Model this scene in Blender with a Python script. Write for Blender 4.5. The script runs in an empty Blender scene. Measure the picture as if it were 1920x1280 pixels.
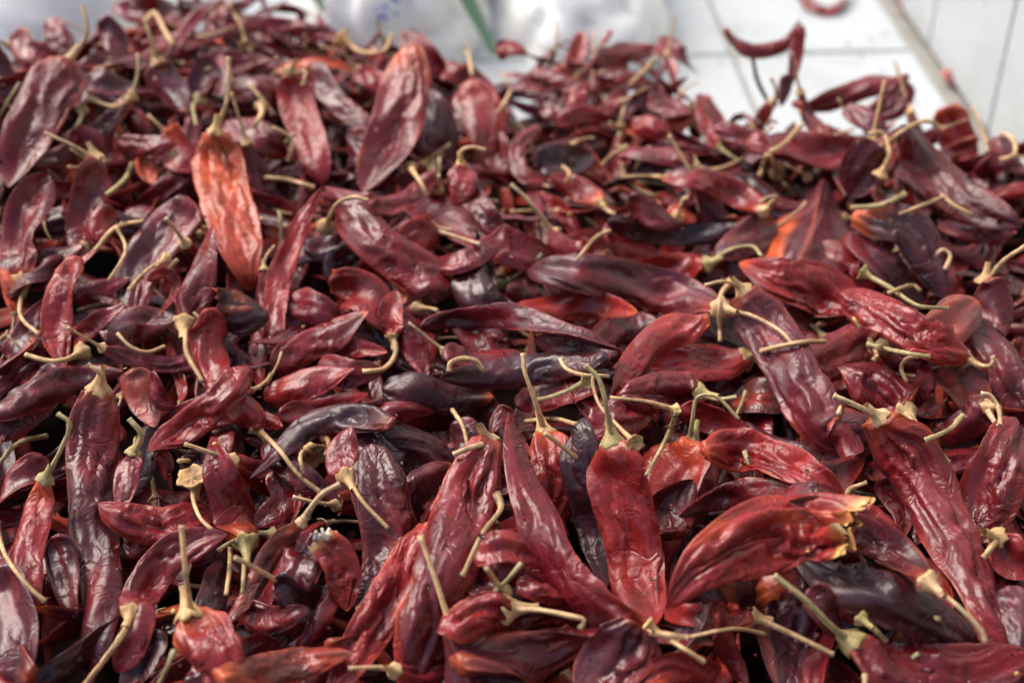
import bpy, math, re, numpy as np
from mathutils import Vector

# ------------------------------------------------------------------ camera, sky, sun, exposure
scene = bpy.context.scene
col = scene.collection
F_PX = 2667.0                 # focal length in photo pixels (50 mm on 36 mm, 1920 px)
PITCH = math.radians(36.0)
CAM = np.array([0.0, 0.0, 0.675])
cd = bpy.data.cameras.new('camera'); cam = bpy.data.objects.new('camera', cd); col.objects.link(cam)
cam.location = CAM.tolist(); cam.rotation_euler = (math.radians(90) - PITCH, 0, 0)
cd.lens = 50; cd.sensor_width = 36; cd.clip_start = 0.02; cd.clip_end = 100
cd.dof.use_dof = True; cd.dof.focus_distance = 0.83; cd.dof.aperture_fstop = 4.1; cd.dof.aperture_blades = 7
scene.camera = cam
scene.render.resolution_x = 1024; scene.render.resolution_y = 682

SUN_EL, SUN_AZ = math.radians(52), math.radians(-55)     # azimuth clockwise from +Y: soft light from the left, a little behind
world = bpy.data.worlds.new("World"); scene.world = world; world.use_nodes = True
wn = world.node_tree.nodes; wl = world.node_tree.links
sky = wn.new('ShaderNodeTexSky'); sky.sky_type = 'NISHITA'; sky.sun_disc = False
sky.sun_elevation = SUN_EL; sky.sun_rotation = SUN_AZ; sky.air_density = 1.0; sky.dust_density = 5.0; sky.ozone_density = 0.8
bg = wn['Background']; bg.inputs['Strength'].default_value = 0.15
wl.new(sky.outputs[0], bg.inputs['Color'])
sl = bpy.data.lights.new('sun', 'SUN'); sl.energy = 1.3; sl.angle = math.radians(40); sl.color = (1.0, 0.98, 0.96)
sun = bpy.data.objects.new('sun', sl); col.objects.link(sun)
sd = Vector((math.sin(SUN_AZ)*math.cos(SUN_EL), math.cos(SUN_AZ)*math.cos(SUN_EL), math.sin(SUN_EL)))
sun.rotation_euler = sd.to_track_quat('Z', 'Y').to_euler(); sun.location = (0, 0, 3)
vs = scene.view_settings
vs.view_transform = 'Standard'; vs.look = 'None'; vs.gamma = 1; vs.exposure = 0.74

# ------------------------------------------------------------------ projection helpers
FWD = np.array([0, math.cos(PITCH), -math.sin(PITCH)]); UPV = np.array([0, math.sin(PITCH), math.cos(PITCH)]); RGT = np.array([1.0, 0, 0])
def ray(u, v):
    u = np.asarray(u, float); v = np.asarray(v, float)
    return RGT*((u-960)/F_PX)[..., None] + UPV*((640-v)/F_PX)[..., None] + FWD
def at_depth(u, v, s): return CAM + ray(u, v)*np.asarray(s, float)[..., None]
def at_z(u, v, z):
    r = ray(u, v); return CAM + r*((z-CAM[2])/r[..., 2])[..., None]
def project(P):
    d = P - CAM; s = d @ FWD
    return 960 + F_PX*(d @ RGT)/s, 640 - F_PX*(d @ UPV)/s, s

# ------------------------------------------------------------------ noise
_rng = np.random.RandomState(7)
_perm = np.tile(_rng.permutation(256), 3)
_grad = _rng.normal(size=(256, 3)); _grad /= np.linalg.norm(_grad, axis=1)[:, None]
def noise(x, y, z):
    x, y, z = np.broadcast_arrays(np.asarray(x, float), np.asarray(y, float), np.asarray(z, float))
    xi, yi, zi = np.floor(x).astype(int), np.floor(y).astype(int), np.floor(z).astype(int)
    xf, yf, zf = x-xi, y-yi, z-zi
    u, v, w = [a*a*a*(a*(a*6-15)+10) for a in (xf, yf, zf)]
    xi, yi, zi = xi & 255, yi & 255, zi & 255
    def g(i, j, k):
        h = _perm[_perm[_perm[xi+i]+yi+j]+zi+k]; G = _grad[h]
        return G[..., 0]*(xf-i) + G[..., 1]*(yf-j) + G[..., 2]*(zf-k)
    def lp(a, b, t): return a + t*(b-a)
    return 1.6*lp(lp(lp(g(0,0,0), g(1,0,0), u), lp(g(0,1,0), g(1,1,0), u), v),
                  lp(lp(g(0,0,1), g(1,0,1), u), lp(g(0,1,1), g(1,1,1), u), v), w)
def sm(x, a=0.0, b=1.0):
    t = np.clip((np.asarray(x, float)-a)/(b-a), 0, 1); return t*t*(3-2*t)
def lin(c):
    c = np.asarray(c, float)/255; return np.where(c < .04045, c/12.92, ((c+.055)/1.055)**2.4)

# ------------------------------------------------------------------ heap surface
EDGE_U = [-300, 0, 60, 130, 250, 300, 600, 640, 750, 850, 1000, 1060, 1250, 1300, 1400, 1500, 1600, 1700, 1800, 1900, 2200]
EDGE_V = [110, 82, 64, 44, 14, -12, -20, 36, 75, 95, 80, 60, 75, 135, 175, 195, 185, 205, 235, 255, 300]
def mound(x, y): return .055*np.exp(-(((x+.38)/.26)**2 + ((y-1.02)/.28)**2))
_e = at_z(EDGE_U, EDGE_V, .115)
for _ in range(4): _e = at_z(EDGE_U, EDGE_V, .115 + mound(_e[:, 0], _e[:, 1]))
def H(x, y):
    yb = np.interp(x, _e[:, 0], _e[:, 1])
    k = 1 - sm(y - yb, -.03, .05)
    kx = 1 - sm(np.abs(x - .0) - (.36 + .18*y), .0, .25)*.8
    z = .115 + mound(x, y) + .010*noise(x*6, y*6, 3.3) + .012*sm(.62-y, 0, .25)
    return z*k*kx

# ------------------------------------------------------------------ materials
def new_mat(name):
    m = bpy.data.materials.new(name); m.use_nodes = True
    nt = m.node_tree; return m, nt.nodes, nt.links, nt.nodes['Principled BSDF']
def set_in(b, **kw):
    for k, v in kw.items():
        k = k.replace('_', ' ')
        if k in b.inputs: b.inputs[k].default_value = v
def noise_node(n, l, scale, detail=3, rough=.5, vec=None, dist=0):
    t = n.new('ShaderNodeTexNoise'); t.inputs['Scale'].default_value = scale; t.inputs['Detail'].default_value = detail
    t.inputs['Roughness'].default_value = rough; t.inputs['Distortion'].default_value = dist
    if vec is not None: l.new(vec, t.inputs['Vector'])
    return t
def rng_node(n, l, src, a, b, c, d):
    r = n.new('ShaderNodeMapRange'); l.new(src, r.inputs[0])
    for i, v in zip((1, 2, 3, 4), (a, b, c, d)): r.inputs[i].default_value = v
    return r.outputs[0]
def math_node(n, l, op, a, b):
    m = n.new('ShaderNodeMath'); m.operation = op
    for i, v in enumerate((a, b)):
        if isinstance(v, (int, float)): m.inputs[i].default_value = v
        else: l.new(v, m.inputs[i])
    return m.outputs[0]

def skin_material():
    m, n, l, b = new_mat('chili_skin')
    at = n.new('ShaderNodeAttribute'); at.attribute_name = 'Col'
    tc = n.new('ShaderNodeTexCoord'); ob = tc.outputs['Object']
    fine = noise_node(n, l, 260, 4, .6, ob)
    big = noise_node(n, l, 45, 3, .55, ob, 1.0)
    mul = n.new('ShaderNodeVectorMath'); mul.operation = 'SCALE'
    l.new(at.outputs['Color'], mul.inputs[0])
    v = math_node(n, l, 'MULTIPLY', rng_node(n, l, fine.outputs[0], .3, .7, .82, 1.18), rng_node(n, l, big.outputs[0], .3, .7, .7, 1.25))
    l.new(v, mul.inputs['Scale'])
    # tiny pale specks of dust and seed scars
    sp = n.new('ShaderNodeTexVoronoi'); sp.inputs['Scale'].default_value = 420; l.new(ob, sp.inputs['Vector'])
    spm = rng_node(n, l, sp.outputs['Distance'], .06, .13, 1, 0)
    spn = noise_node(n, l, 70, 2, .5, ob)
    spk = math_node(n, l, 'MULTIPLY', spm, rng_node(n, l, spn.outputs[0], .56, .66, 0, .55))
    mx = n.new('ShaderNodeMix'); mx.data_type = 'RGBA'; l.new(spk, mx.inputs['Factor']); l.new(mul.outputs[0], mx.inputs['A'])
    mx.inputs['B'].default_value = (.42, .27, .16, 1)
    l.new(mx.outputs['Result'], b.inputs['Base Color'])
    # waxy sheen that comes and goes
    gp = n.new('ShaderNodeNewGeometry'); dusty = noise_node(n, l, 16, 2, .5, gp.outputs['Position'])
    l.new(math_node(n, l, 'ADD', rng_node(n, l, big.outputs[0], .32, .68, .17, .35), rng_node(n, l, dusty.outputs[0], .38, .65, -.04, .15)), b.inputs['Roughness'])
    set_in(b, IOR=1.44, Coat_Weight=.06, Coat_Roughness=.15, Sheen_Weight=.03, Sheen_Roughness=.5)
    b.inputs['Sheen Tint'].default_value = (.9, .85, 1, 1)
    # wrinkles: creased noise + veins + grain
    w1 = noise_node(n, l, 60, 2, .45, ob, 1.0)
    cre = math_node(n, l, 'ABSOLUTE', math_node(n, l, 'SUBTRACT', w1.outputs[0], .5), 0)
    cmask = rng_node(n, l, noise_node(n, l, 28, 2, .5, ob).outputs[0], .42, .62, .15, 1)
    c2 = math_node(n, l, 'MULTIPLY', rng_node(n, l, cre, 0, .07, -1, 0), cmask)
    w2 = noise_node(n, l, 190, 3, .6, ob, .5)
    cre2 = math_node(n, l, 'ABSOLUTE', math_node(n, l, 'SUBTRACT', w2.outputs[0], .5), 0)
    hsum = math_node(n, l, 'ADD', math_node(n, l, 'MULTIPLY', c2, 1.0), math_node(n, l, 'MULTIPLY', rng_node(n, l, cre2, 0, .15, 0, 1), .16))
    hsum = math_node(n, l, 'ADD', hsum, math_node(n, l, 'MULTIPLY', noise_node(n, l, 900, 2, .5, ob).outputs[0], .05))
    bp = n.new('ShaderNodeBump'); bp.inputs['Strength'].default_value = .5; bp.inputs['Distance'].default_value = .0009
    l.new(hsum, bp.inputs['Height']); l.new(bp.outputs[0], b.inputs['Normal']); l.new(bp.outputs[0], b.inputs['Coat Normal'])
    return m
def stalk_material():
    m, n, l, b = new_mat('dry_stalk')
    at = n.new('ShaderNodeAttribute'); at.attribute_name = 'Col'
    tc = n.new('ShaderNodeTexCoord'); ob = tc.outputs['Object']
    a = noise_node(n, l, 320, 4, .65, ob); c = noise_node(n, l, 90, 2, .5, ob)
    v = math_node(n, l, 'MULTIPLY', rng_node(n, l, a.outputs[0], .3, .7, .62, 1.2), rng_node(n, l, c.outputs[0], .3, .7, .78, 1.15))
    mul = n.new('ShaderNodeVectorMath'); mul.operation = 'SCALE'; l.new(at.outputs['Color'], mul.inputs[0]); l.new(v, mul.inputs['Scale'])
    l.new(mul.outputs[0], b.inputs['Base Color']); set_in(b, Roughness=.62, IOR=1.42)
    bp = n.new('ShaderNodeBump'); bp.inputs['Strength'].default_value = .6; bp.inputs['Distance'].default_value = .0006
    l.new(a.outputs[0], bp.inputs['Height']); l.new(bp.outputs[0], b.inputs['Normal'])
    return m
SKIN = skin_material(); STALK = stalk_material()

# ------------------------------------------------------------------ mesh building
class Geo:
    def __init__(s): s.v = []; s.c = []; s.q = []; s.t = []; s.n = 0
    def add(s, v, c, quads=None, tris=None):
        s.v.append(np.asarray(v, np.float32)); s.c.append(np.broadcast_to(np.asarray(c, np.float32), (len(v), 3)))
        if quads is not None and len(quads): s.q.append(np.asarray(quads)+s.n)
        if tris is not None and len(tris): s.t.append(np.asarray(tris)+s.n)
        s.n += len(v)
    def verts(s): return np.concatenate(s.v)
    def mesh(s, name, mats, off=None, midx=None):
        V = np.concatenate(s.v); C = np.concatenate(s.c)
        if off is not None: V = V - off
        Q = np.concatenate(s.q) if s.q else np.zeros((0, 4), int); T = np.concatenate(s.t) if s.t else np.zeros((0, 3), int)
        me = bpy.data.meshes.new(name)
        me.vertices.add(len(V)); me.vertices.foreach_set('co', V.astype(np.float32).ravel())
        me.loops.add(Q.size + T.size); me.loops.foreach_set('vertex_index', np.concatenate([Q.ravel(), T.ravel()]).astype(np.int32))
        me.polygons.add(len(Q)+len(T))
        st = np.concatenate([np.arange(len(Q))*4, Q.size + np.arange(len(T))*3]).astype(np.int32)
        me.polygons.foreach_set('loop_start', st)
        me.polygons.foreach_set('use_smooth', np.ones(len(st), bool))
        at = me.color_attributes.new('Col', 'FLOAT_COLOR', 'POINT')
        at.data.foreach_set('color', np.concatenate([C, np.ones((len(C), 1))], 1).astype(np.float32).ravel())
        for m in mats: me.materials.append(m)
        if midx is not None: me.polygons.foreach_set('material_index', midx.astype(np.int32))
        me.update(calc_edges=True); me.validate()
        return me
def grid_quads(n, m):
    i, j = np.meshgrid(np.arange(n-1), np.arange(m), indexing='ij')
    a = i*m + j; b = i*m + (j+1) % m
    return np.stack([a, b, b+m, a+m], -1).reshape(-1, 4)

def resample(P, n):
    """Catmull-Rom through P (k,d), n points evenly spaced along it."""
    P = np.asarray(P, float)
    if len(P) == 2: P = np.array([P[0], (P[0]+P[1])/2, P[1]])
    E = np.vstack([2*P[0]-P[1], P, 2*P[-1]-P[-2]]); out = []
    for i in range(1, len(E)-2):
        t = np.linspace(0, 1, 24, endpoint=False)[:, None]; p0, p1, p2, p3 = E[i-1:i+3]
        out.append(.5*((2*p1) + (p2-p0)*t + (2*p0-5*p1+4*p2-p3)*t*t + (3*p1-p0-3*p2+p3)*t**3))
    D = np.vstack(out + [P[-1:]]); s = np.r_[0, np.cumsum(np.linalg.norm(np.diff(D, axis=0), axis=1))]
    return np.stack([np.interp(np.linspace(0, s[-1], n), s, D[:, k]) for k in range(D.shape[1])], 1)
def smooth1(a, k):
    a = np.asarray(a, float).copy()
    for _ in range(k):
        b = a.copy(); b[1:-1] = (a[:-2] + 2*a[1:-1] + a[2:])/4; b[0] = (3*a[0]+a[1])/4; b[-1] = (3*a[-1]+a[-2])/4; a = b
    return a
def unit(v): return v/np.maximum(np.linalg.norm(v, axis=-1, keepdims=True), 1e-12)

TONE = {'d': (102, 20, 27), 'm': (134, 27, 33), 'r': (162, 39, 35), 'o': (232, 106, 68), 'b': (68, 26, 30), 'p': (108, 34, 44), 'n': (132, 66, 52)}
EDGEC = lin((176, 70, 40)); PATCH = lin((56, 28, 32)); ORNG = lin((205, 92, 42)); BLOOM = lin((84, 52, 56)); CREAM = lin((214, 176, 112))

def pod(geo, C, Nv, w, L, seed, tone, opts, m, rigid_n=None):
    """One dried pod: a collapsed, creased pouch along the spine C with face normals Nv and widths w."""
    rs = np.random.RandomState(seed); n = len(C)
    t = np.linspace(0, 1, n); T = unit(np.gradient(C, axis=0))
    W = unit(np.cross(T, Nv)); N = unit(np.cross(W, T))
    wm = w.max(); th = 2*np.pi*np.arange(m)/m
    ct, st = np.cos(th)[None], np.sin(th)[None]; tt = t[:, None]; S = (t*L/wm)[:, None]; wc = w[:, None]
    o = rs.uniform(0, 80, 8)
    glossy = 'G' in opts; torn = 'T' in opts
    thick = rs.uniform(.20, .34) if not glossy else rs.uniform(.26, .42)
    if 'R' in opts and rs.rand() < .5: thick *= .8
    if 'F' in opts: thick = .2; tone = 'o'
    neck = 1 - sm(tt, 0, .16)
    env = sm(tt, 0, .07)*.9 + .1 if not torn else 1.0
    thk = thick*(1-neck*.0) + neck*(.62-thick)*(0 if torn else 1)
    x = ct*wc/2*(1 + .09*noise(S*.9+o[0], ct*.7+o[1], o[2])*env + .03*noise(S*3.0+o[0], ct*.8, 1.7)*env)
    pinch = rs.uniform(.35, .8)
    y = st*np.abs(st)**pinch*thk*wc/2*(1 + .5*noise(S*.7+o[3], ct*.9+o[1], st*.3+o[4]))
    dent = np.clip(rs.uniform(.1, .75) + .9*noise(S*.8+o[7], st*.3, o[0]), 0, .95)*sm(tt, .03, .2)
    y = y*(1 - dent*np.exp(-((ct + .5*noise(S*.6, o[3], o[4]))/.55)**2))
    # the collapsed skin bends as one sheet
    curl = rs.uniform(-.6, .7) if 'E' not in opts else rs.choice([-1, 1])*rs.uniform(.35, .7)
    mid = wc*(.21*noise(S*.6+o[5], ct*.8+o[0], 4.2) + .03*noise(S*1.5+o[2], ct*1.0+o[3], 2.2)) + curl*wc*.30*(ct**2-.4)*sm(tt, .05, .3)
    # folds: a few sharp valleys and ridges in clusters, smooth taut skin between them
    crum = rs.uniform(.6, 1.3) if 'W' not in opts else 1.6
    cl = sm(noise(S*.7+o[4], ct*.9+o[6], st*.5+o[1]), -.25, .35)*crum + .25*crum + .5*crum*np.exp(-tt/.12)
    if 'W' in opts: cl = np.maximum(cl, .75*crum)
    wx = S + .35*noise(S*1.1+o[2], ct*1.1, st); wy = ct + .35*noise(S*1.1, ct*1.1+o[3], st)
    def crease(fs, fc, k, p=1.0):
        a = np.abs(noise(wx*fs + o[k], wy*fc + o[(k+3) % 8], st*.5 + o[(k+5) % 8])); return np.minimum(a/.32, 1)**p
    rad = wc*((crease(.5, 1.25, 1, .75)-.8)*.11*cl + (.7-crease(1.15, 1.7, 2, .8))*.055*cl + (crease(2.6, 2.8, 4)-.7)*.018*cl
              + (crease(.35, 2.4, 5)-.7)*.045*(.3+cl) - .032*cl*np.exp(-(crease(.9, .45, 6)/.25)**2)
              + (crease(5, 4.6, 0)-.7)*.011*cl + .02*noise(S*1.1+o[6], ct*1.2, st*1.0+o[7]))
    # long ribs running away from the neck, and cross buckles
    rad = rad*(1-.6*ct**8)*(wc/wm)**.8
    ribs = np.cos(th[None]*rs.randint(5, 8) + 1.5*noise(S*.5, 0, o[2]))*.035*np.exp(-tt/.22)*wc
    rad = rad*env + ribs*(1-.5*env)
    px = x + rad*ct; py = y + mid*env + rad*st*1.1
    P = C[:, None] + W[:, None]*px[..., None] + N[:, None]*py[..., None]
    if torn:
        rag = (.12*noise(o[1], ct*2.6+o[2], st*2.6) + .08*noise(o[2], ct*8, st*8))*wm
        P += T[:, None]*(rag*np.exp(-tt/.06))[..., None]
    # colour of the skin, with translucent rims painted in
    base = .62*lin(TONE[tone])*(1+rs.uniform(-.12, .12)) * np.array([1, rs.uniform(.78, 1.02), rs.uniform(.92, 1.28)])
    cc = np.ones((n, m, 1))*base
    n1 = noise(S*.7+o[3], ct*.9+o[4], st*.9)[..., None]; n2 = noise(S*2+o[5], ct*1.7+o[6], st*1.7)[..., None]
    cc = cc*(1 + .45*n1 + .28*n2)
    def mixc(c, col_, f): return c*(1-f) + col_*f
    red = lin((122, 30, 28)) if tone not in 'on' else lin((188, 66, 48))
    cc = mixc(cc, red, np.clip(sm(n1, -.05, .5)*.45, 0, 1)*(0.3 if tone == 'b' else 1))
    pa = {'d': .32, 'm': .22, 'r': .10, 'o': .0, 'b': .6, 'p': .4, 'n': .15}[tone]
    cc = mixc(cc, PATCH, sm(noise(S*.55+o[7], ct*.7+o[2], st*.7)[..., None], .05, .45)*pa)
    bl = {'d': .1, 'm': .12, 'r': .08, 'o': .0, 'b': .2, 'p': .35, 'n': .35}[tone]
    cc = mixc(cc, BLOOM, sm(noise(S*.9+o[1], ct*1.1+o[5], st*.8)[..., None], .1, .6)*bl)
    ea = (.75 if 'E' in opts else .3)*(.25 if tone == 'b' else 1)
    ef = (np.abs(ct)**10)*np.clip(.55+1.2*noise(S*1.3+o[2], ct*.5, o[6]), 0, 1)
    cc = mixc(cc, EDGEC, np.clip(ef*ea, 0, 1)[..., None])  # orange rim: own tint plus light through thin skin, put into the colour
    if 'F' in opts: cc = mixc(cc, lin((150, 36, 28)), np.clip(sm(tt, .35, .9)*.6 + .35*noise(S*1.4, ct*1.5, st+o[2])*sm(tt, .1, .4), 0, .9)[..., None]*1.0)
    nk = .9 if ('N' in opts or torn) else (.35 if 'R' not in opts else 0)
    nl = .12 if 'N' in opts else .045
    nf = np.exp(-(tt/nl)**1.5)*(.75+.6*noise(S*2.2, ct*1.6, o[1]))*nk
    cc = mixc(cc, ORNG, np.clip(nf, 0, 1)[..., None])
    if 'P' in opts: cc = mixc(cc, CREAM, np.clip(np.exp(-(tt/.05)**2)*(1+1.2*noise(S*4, ct*3, st*2+o[1])), 0, 1)[..., None])
    if torn or rs.rand() < .08:
        cc = mixc(cc, ORNG, (sm(noise(S*1.1+o[4], ct+o[0], st)[..., None], .25, .6)*.28))
    if rs.rand() < .18: cc = mixc(cc, ORNG, np.exp(-((1-tt)/.05)**2)[..., None]*.8)
    geo.add(P.reshape(-1, 3), np.clip(cc, .002, .9).reshape(-1, 3), grid_quads(n, m),
            [] if torn else None)
    if not torn:
        a = geo.n; geo.add(C[:1] - T[:1]*wm*.02, cc[0, :1], None, [[0, -n*m + (j+1) % m, -n*m + j] for j in range(m)])
    geo.add(C[-1:] + T[-1:]*w[-1]*.3, cc[-1, :1], None, [[0, -m - (0 if torn else 1) + j, -m - (0 if torn else 1) + (j+1) % m] for j in range(m)])

def width_profile(t, seed, opts):
    rs = np.random.RandomState(seed+5)
    tp = rs.uniform(1.7, 2.7); t0 = rs.uniform(.30, .55)
    if 'K' in opts: tp, t0 = 3.0, .72
    tail = np.sqrt(np.clip(1 - np.clip((t-t0)/(1-t0), 0, 1)**tp, 0, 1))*.5 + .5*(1 - np.clip((t-t0)/(1-t0), 0, 1)**tp)
    if 'R' in opts: head = np.sqrt(np.clip(1-(1-np.clip(t/.22, 0, 1))**2, 0, 1))*.9 + .1
    elif 'T' in opts: head = .93 + .07*sm(t, 0, .25)
    else:
        nk = rs.uniform(.44, .56); head = nk + (1-nk)*sm(t, -.03, rs.uniform(.11, .2))
    return np.clip(head*tail, .05, 1)*1.03

STEMC = {'L': lin((206, 168, 122)), 'G': lin((176, 158, 110)), 'K': lin((40, 30, 28)), '': lin((206, 172, 132))}
def tube(geo, C, r, seed, colr, m=10, knob=True):
    n = len(C); T = unit(np.gradient(C, axis=0)); rs = np.random.RandomState(seed); o = rs.uniform(0, 50, 3)
    a = unit(np.cross(T, np.array([.3, .2, .93]))); b = np.cross(T, a)
    th = 2*np.pi*np.arange(m)/m; t = np.linspace(0, 1, n)[:, None]
    R = r[:, None]*(1 + .17*np.cos(th[None]*4 + t*5 + o[0]) + .14*noise(t*9+o[1], np.cos(th)[None]*1.2, np.sin(th)[None]*1.2))
    if knob: R = R*(1 + .28*np.exp(-((1-t)/.03)**2))
    P = C[:, None] + a[:, None]*(R*np.cos(th))[..., None] + b[:, None]*(R*np.sin(th))[..., None]
    cc = colr*(1 + .22*noise(t*5+o[2], np.cos(th)[None]*.8, np.sin(th)[None]*.8)[..., None] - .22*np.cos(th*4)[None, :, None])
    tipc = np.exp(-((1-t)/.02)**2)[..., None]*.35; cc = cc*(1-tipc) + lin((232, 212, 170))*tipc
    brown = sm(noise(t*3.1+o[0], 3.3, 0)[..., None], .1, .5)*.35; cc = cc*(1-brown) + lin((120, 84, 56))*brown
    geo.add(P.reshape(-1, 3), cc.reshape(-1, 3), grid_quads(n, m))
    geo.add(C[-1:]+T[-1:]*r[-1]*.2, cc[-1, :1], None, [[0, -m+j, -m+(j+1) % m] for j in range(m)])
    geo.add(C[:1], cc[0, :1], None, [[0, -n*m-1+(j+1) % m, -n*m-1+j] for j in range(m)])
def calyx(geo, base, axis, rc, rstem, seed, colr, m=20, closed=False):
    """Flared cap: rim at the pod shoulder narrowing into the stalk."""
    rs = np.random.RandomState(seed+9); axis = unit(axis)
    a = unit(np.cross(axis, np.array([.21, .93, .3]))); b = np.cross(axis, a); th = 2*np.pi*np.arange(m)/m
    prof = [(0.93, -.30), (1.0, -.22), (1.02, -.12), (.95, .02), (.80, .20), (.62, .42), (.46, .70), (.36, 1.05), (rstem/rc*1.12, 1.5), (rstem/rc*1.02, 2.0)]
    if closed: prof = [(.05, .10), (.35, .04), (.62, .03), (.8, -.10)] + prof[1:]
    k = rs.randint(5, 7); ph = rs.uniform(0, 6); o = rs.uniform(0, 50)
    V = []; CC = []
    for i, (r, h) in enumerate(prof):
        f = np.clip(1.3-max(h, -.3)*1.1, 0, 1)
        lob = 1 + f*(.09*np.cos(k*th+ph) + .16*noise(np.cos(th)*2+o, np.sin(th)*2, h))
        hh = h - f*(.10*np.cos(k*th+ph) + .25*noise(np.cos(th)*2.2+o, np.sin(th)*2.2, 9))*(1 if i < 4 else .3)
        V.append(base + a*(r*lob*rc*np.cos(th))[:, None] + b*(r*lob*rc*np.sin(th))[:, None] + axis*(hh*rc)[:, None])
        CC.append(colr*(1 + .25*noise(np.cos(th)*3+o, np.sin(th)*3, h)[:, None] - .12*np.cos(k*2*th)[:, None])*(1.08 if h > .6 else .98))
    geo.add(np.concatenate(V), np.clip(np.concatenate(CC), .01, .9), grid_quads(len(prof), m))

# ------------------------------------------------------------------ depth map of the growing heap (for resting each pod on what lies under it)
ZW, ZH, ZS = 480, 320, 4.0
class ZB:
    def __init__(s): s.z = np.full((ZH+80, ZW+80), np.inf); s.id = np.full((ZH+80, ZW+80), -1)
    def cell(s, u, v): return (np.asarray(v)/ZS).astype(int)+40, (np.asarray(u)/ZS).astype(int)+40
    def splat(s, P, ident, r=1):
        u, v, d = project(P); i0, j0 = s.cell(u, v)
        for di in range(-r, r+1):
            for dj in range(-r, r+1):
                i, j = i0+di, j0+dj; ok = (i >= 0) & (i < ZH+80) & (j >= 0) & (j < ZW+80)
                ii, jj, dd = i[ok], j[ok], d[ok]
                od = np.argsort(-dd); ii, jj, dd = ii[od], jj[od], dd[od]
                cl = dd < s.z[ii, jj]; ii, jj, dd = ii[cl], jj[cl], dd[cl]
                s.z[ii, jj] = dd; s.id[ii, jj] = ident
    def fill(s):
        j, i = np.meshgrid(np.arange(ZW+80), np.arange(ZH+80)); u, v = (j-40+.5)*ZS, (i-40+.5)*ZS
        z = np.full(u.shape, .09)
        for _ in range(5):
            p = at_z(u, v, z); z = np.maximum(H(p[..., 0], p[..., 1]) - .035, 0.0)*.7 + z*.3
        p = at_z(u, v, z); _, _, d = project(p.reshape(-1, 3)); d = d.reshape(u.shape)
        m = ~np.isfinite(s.z); s.z[m] = d[m]
    def sample(s, u, v, rad, q):
        i, j = s.cell(u, v); i = int(np.clip(i, 0, ZH+79)); j = int(np.clip(j, 0, ZW+79)); k = max(1, int(rad/ZS))
        a = s.z[max(0, i-k):i+k+1, max(0, j-k):j+k+1]; return np.percentile(a, q) if a.size else 1.0
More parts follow.
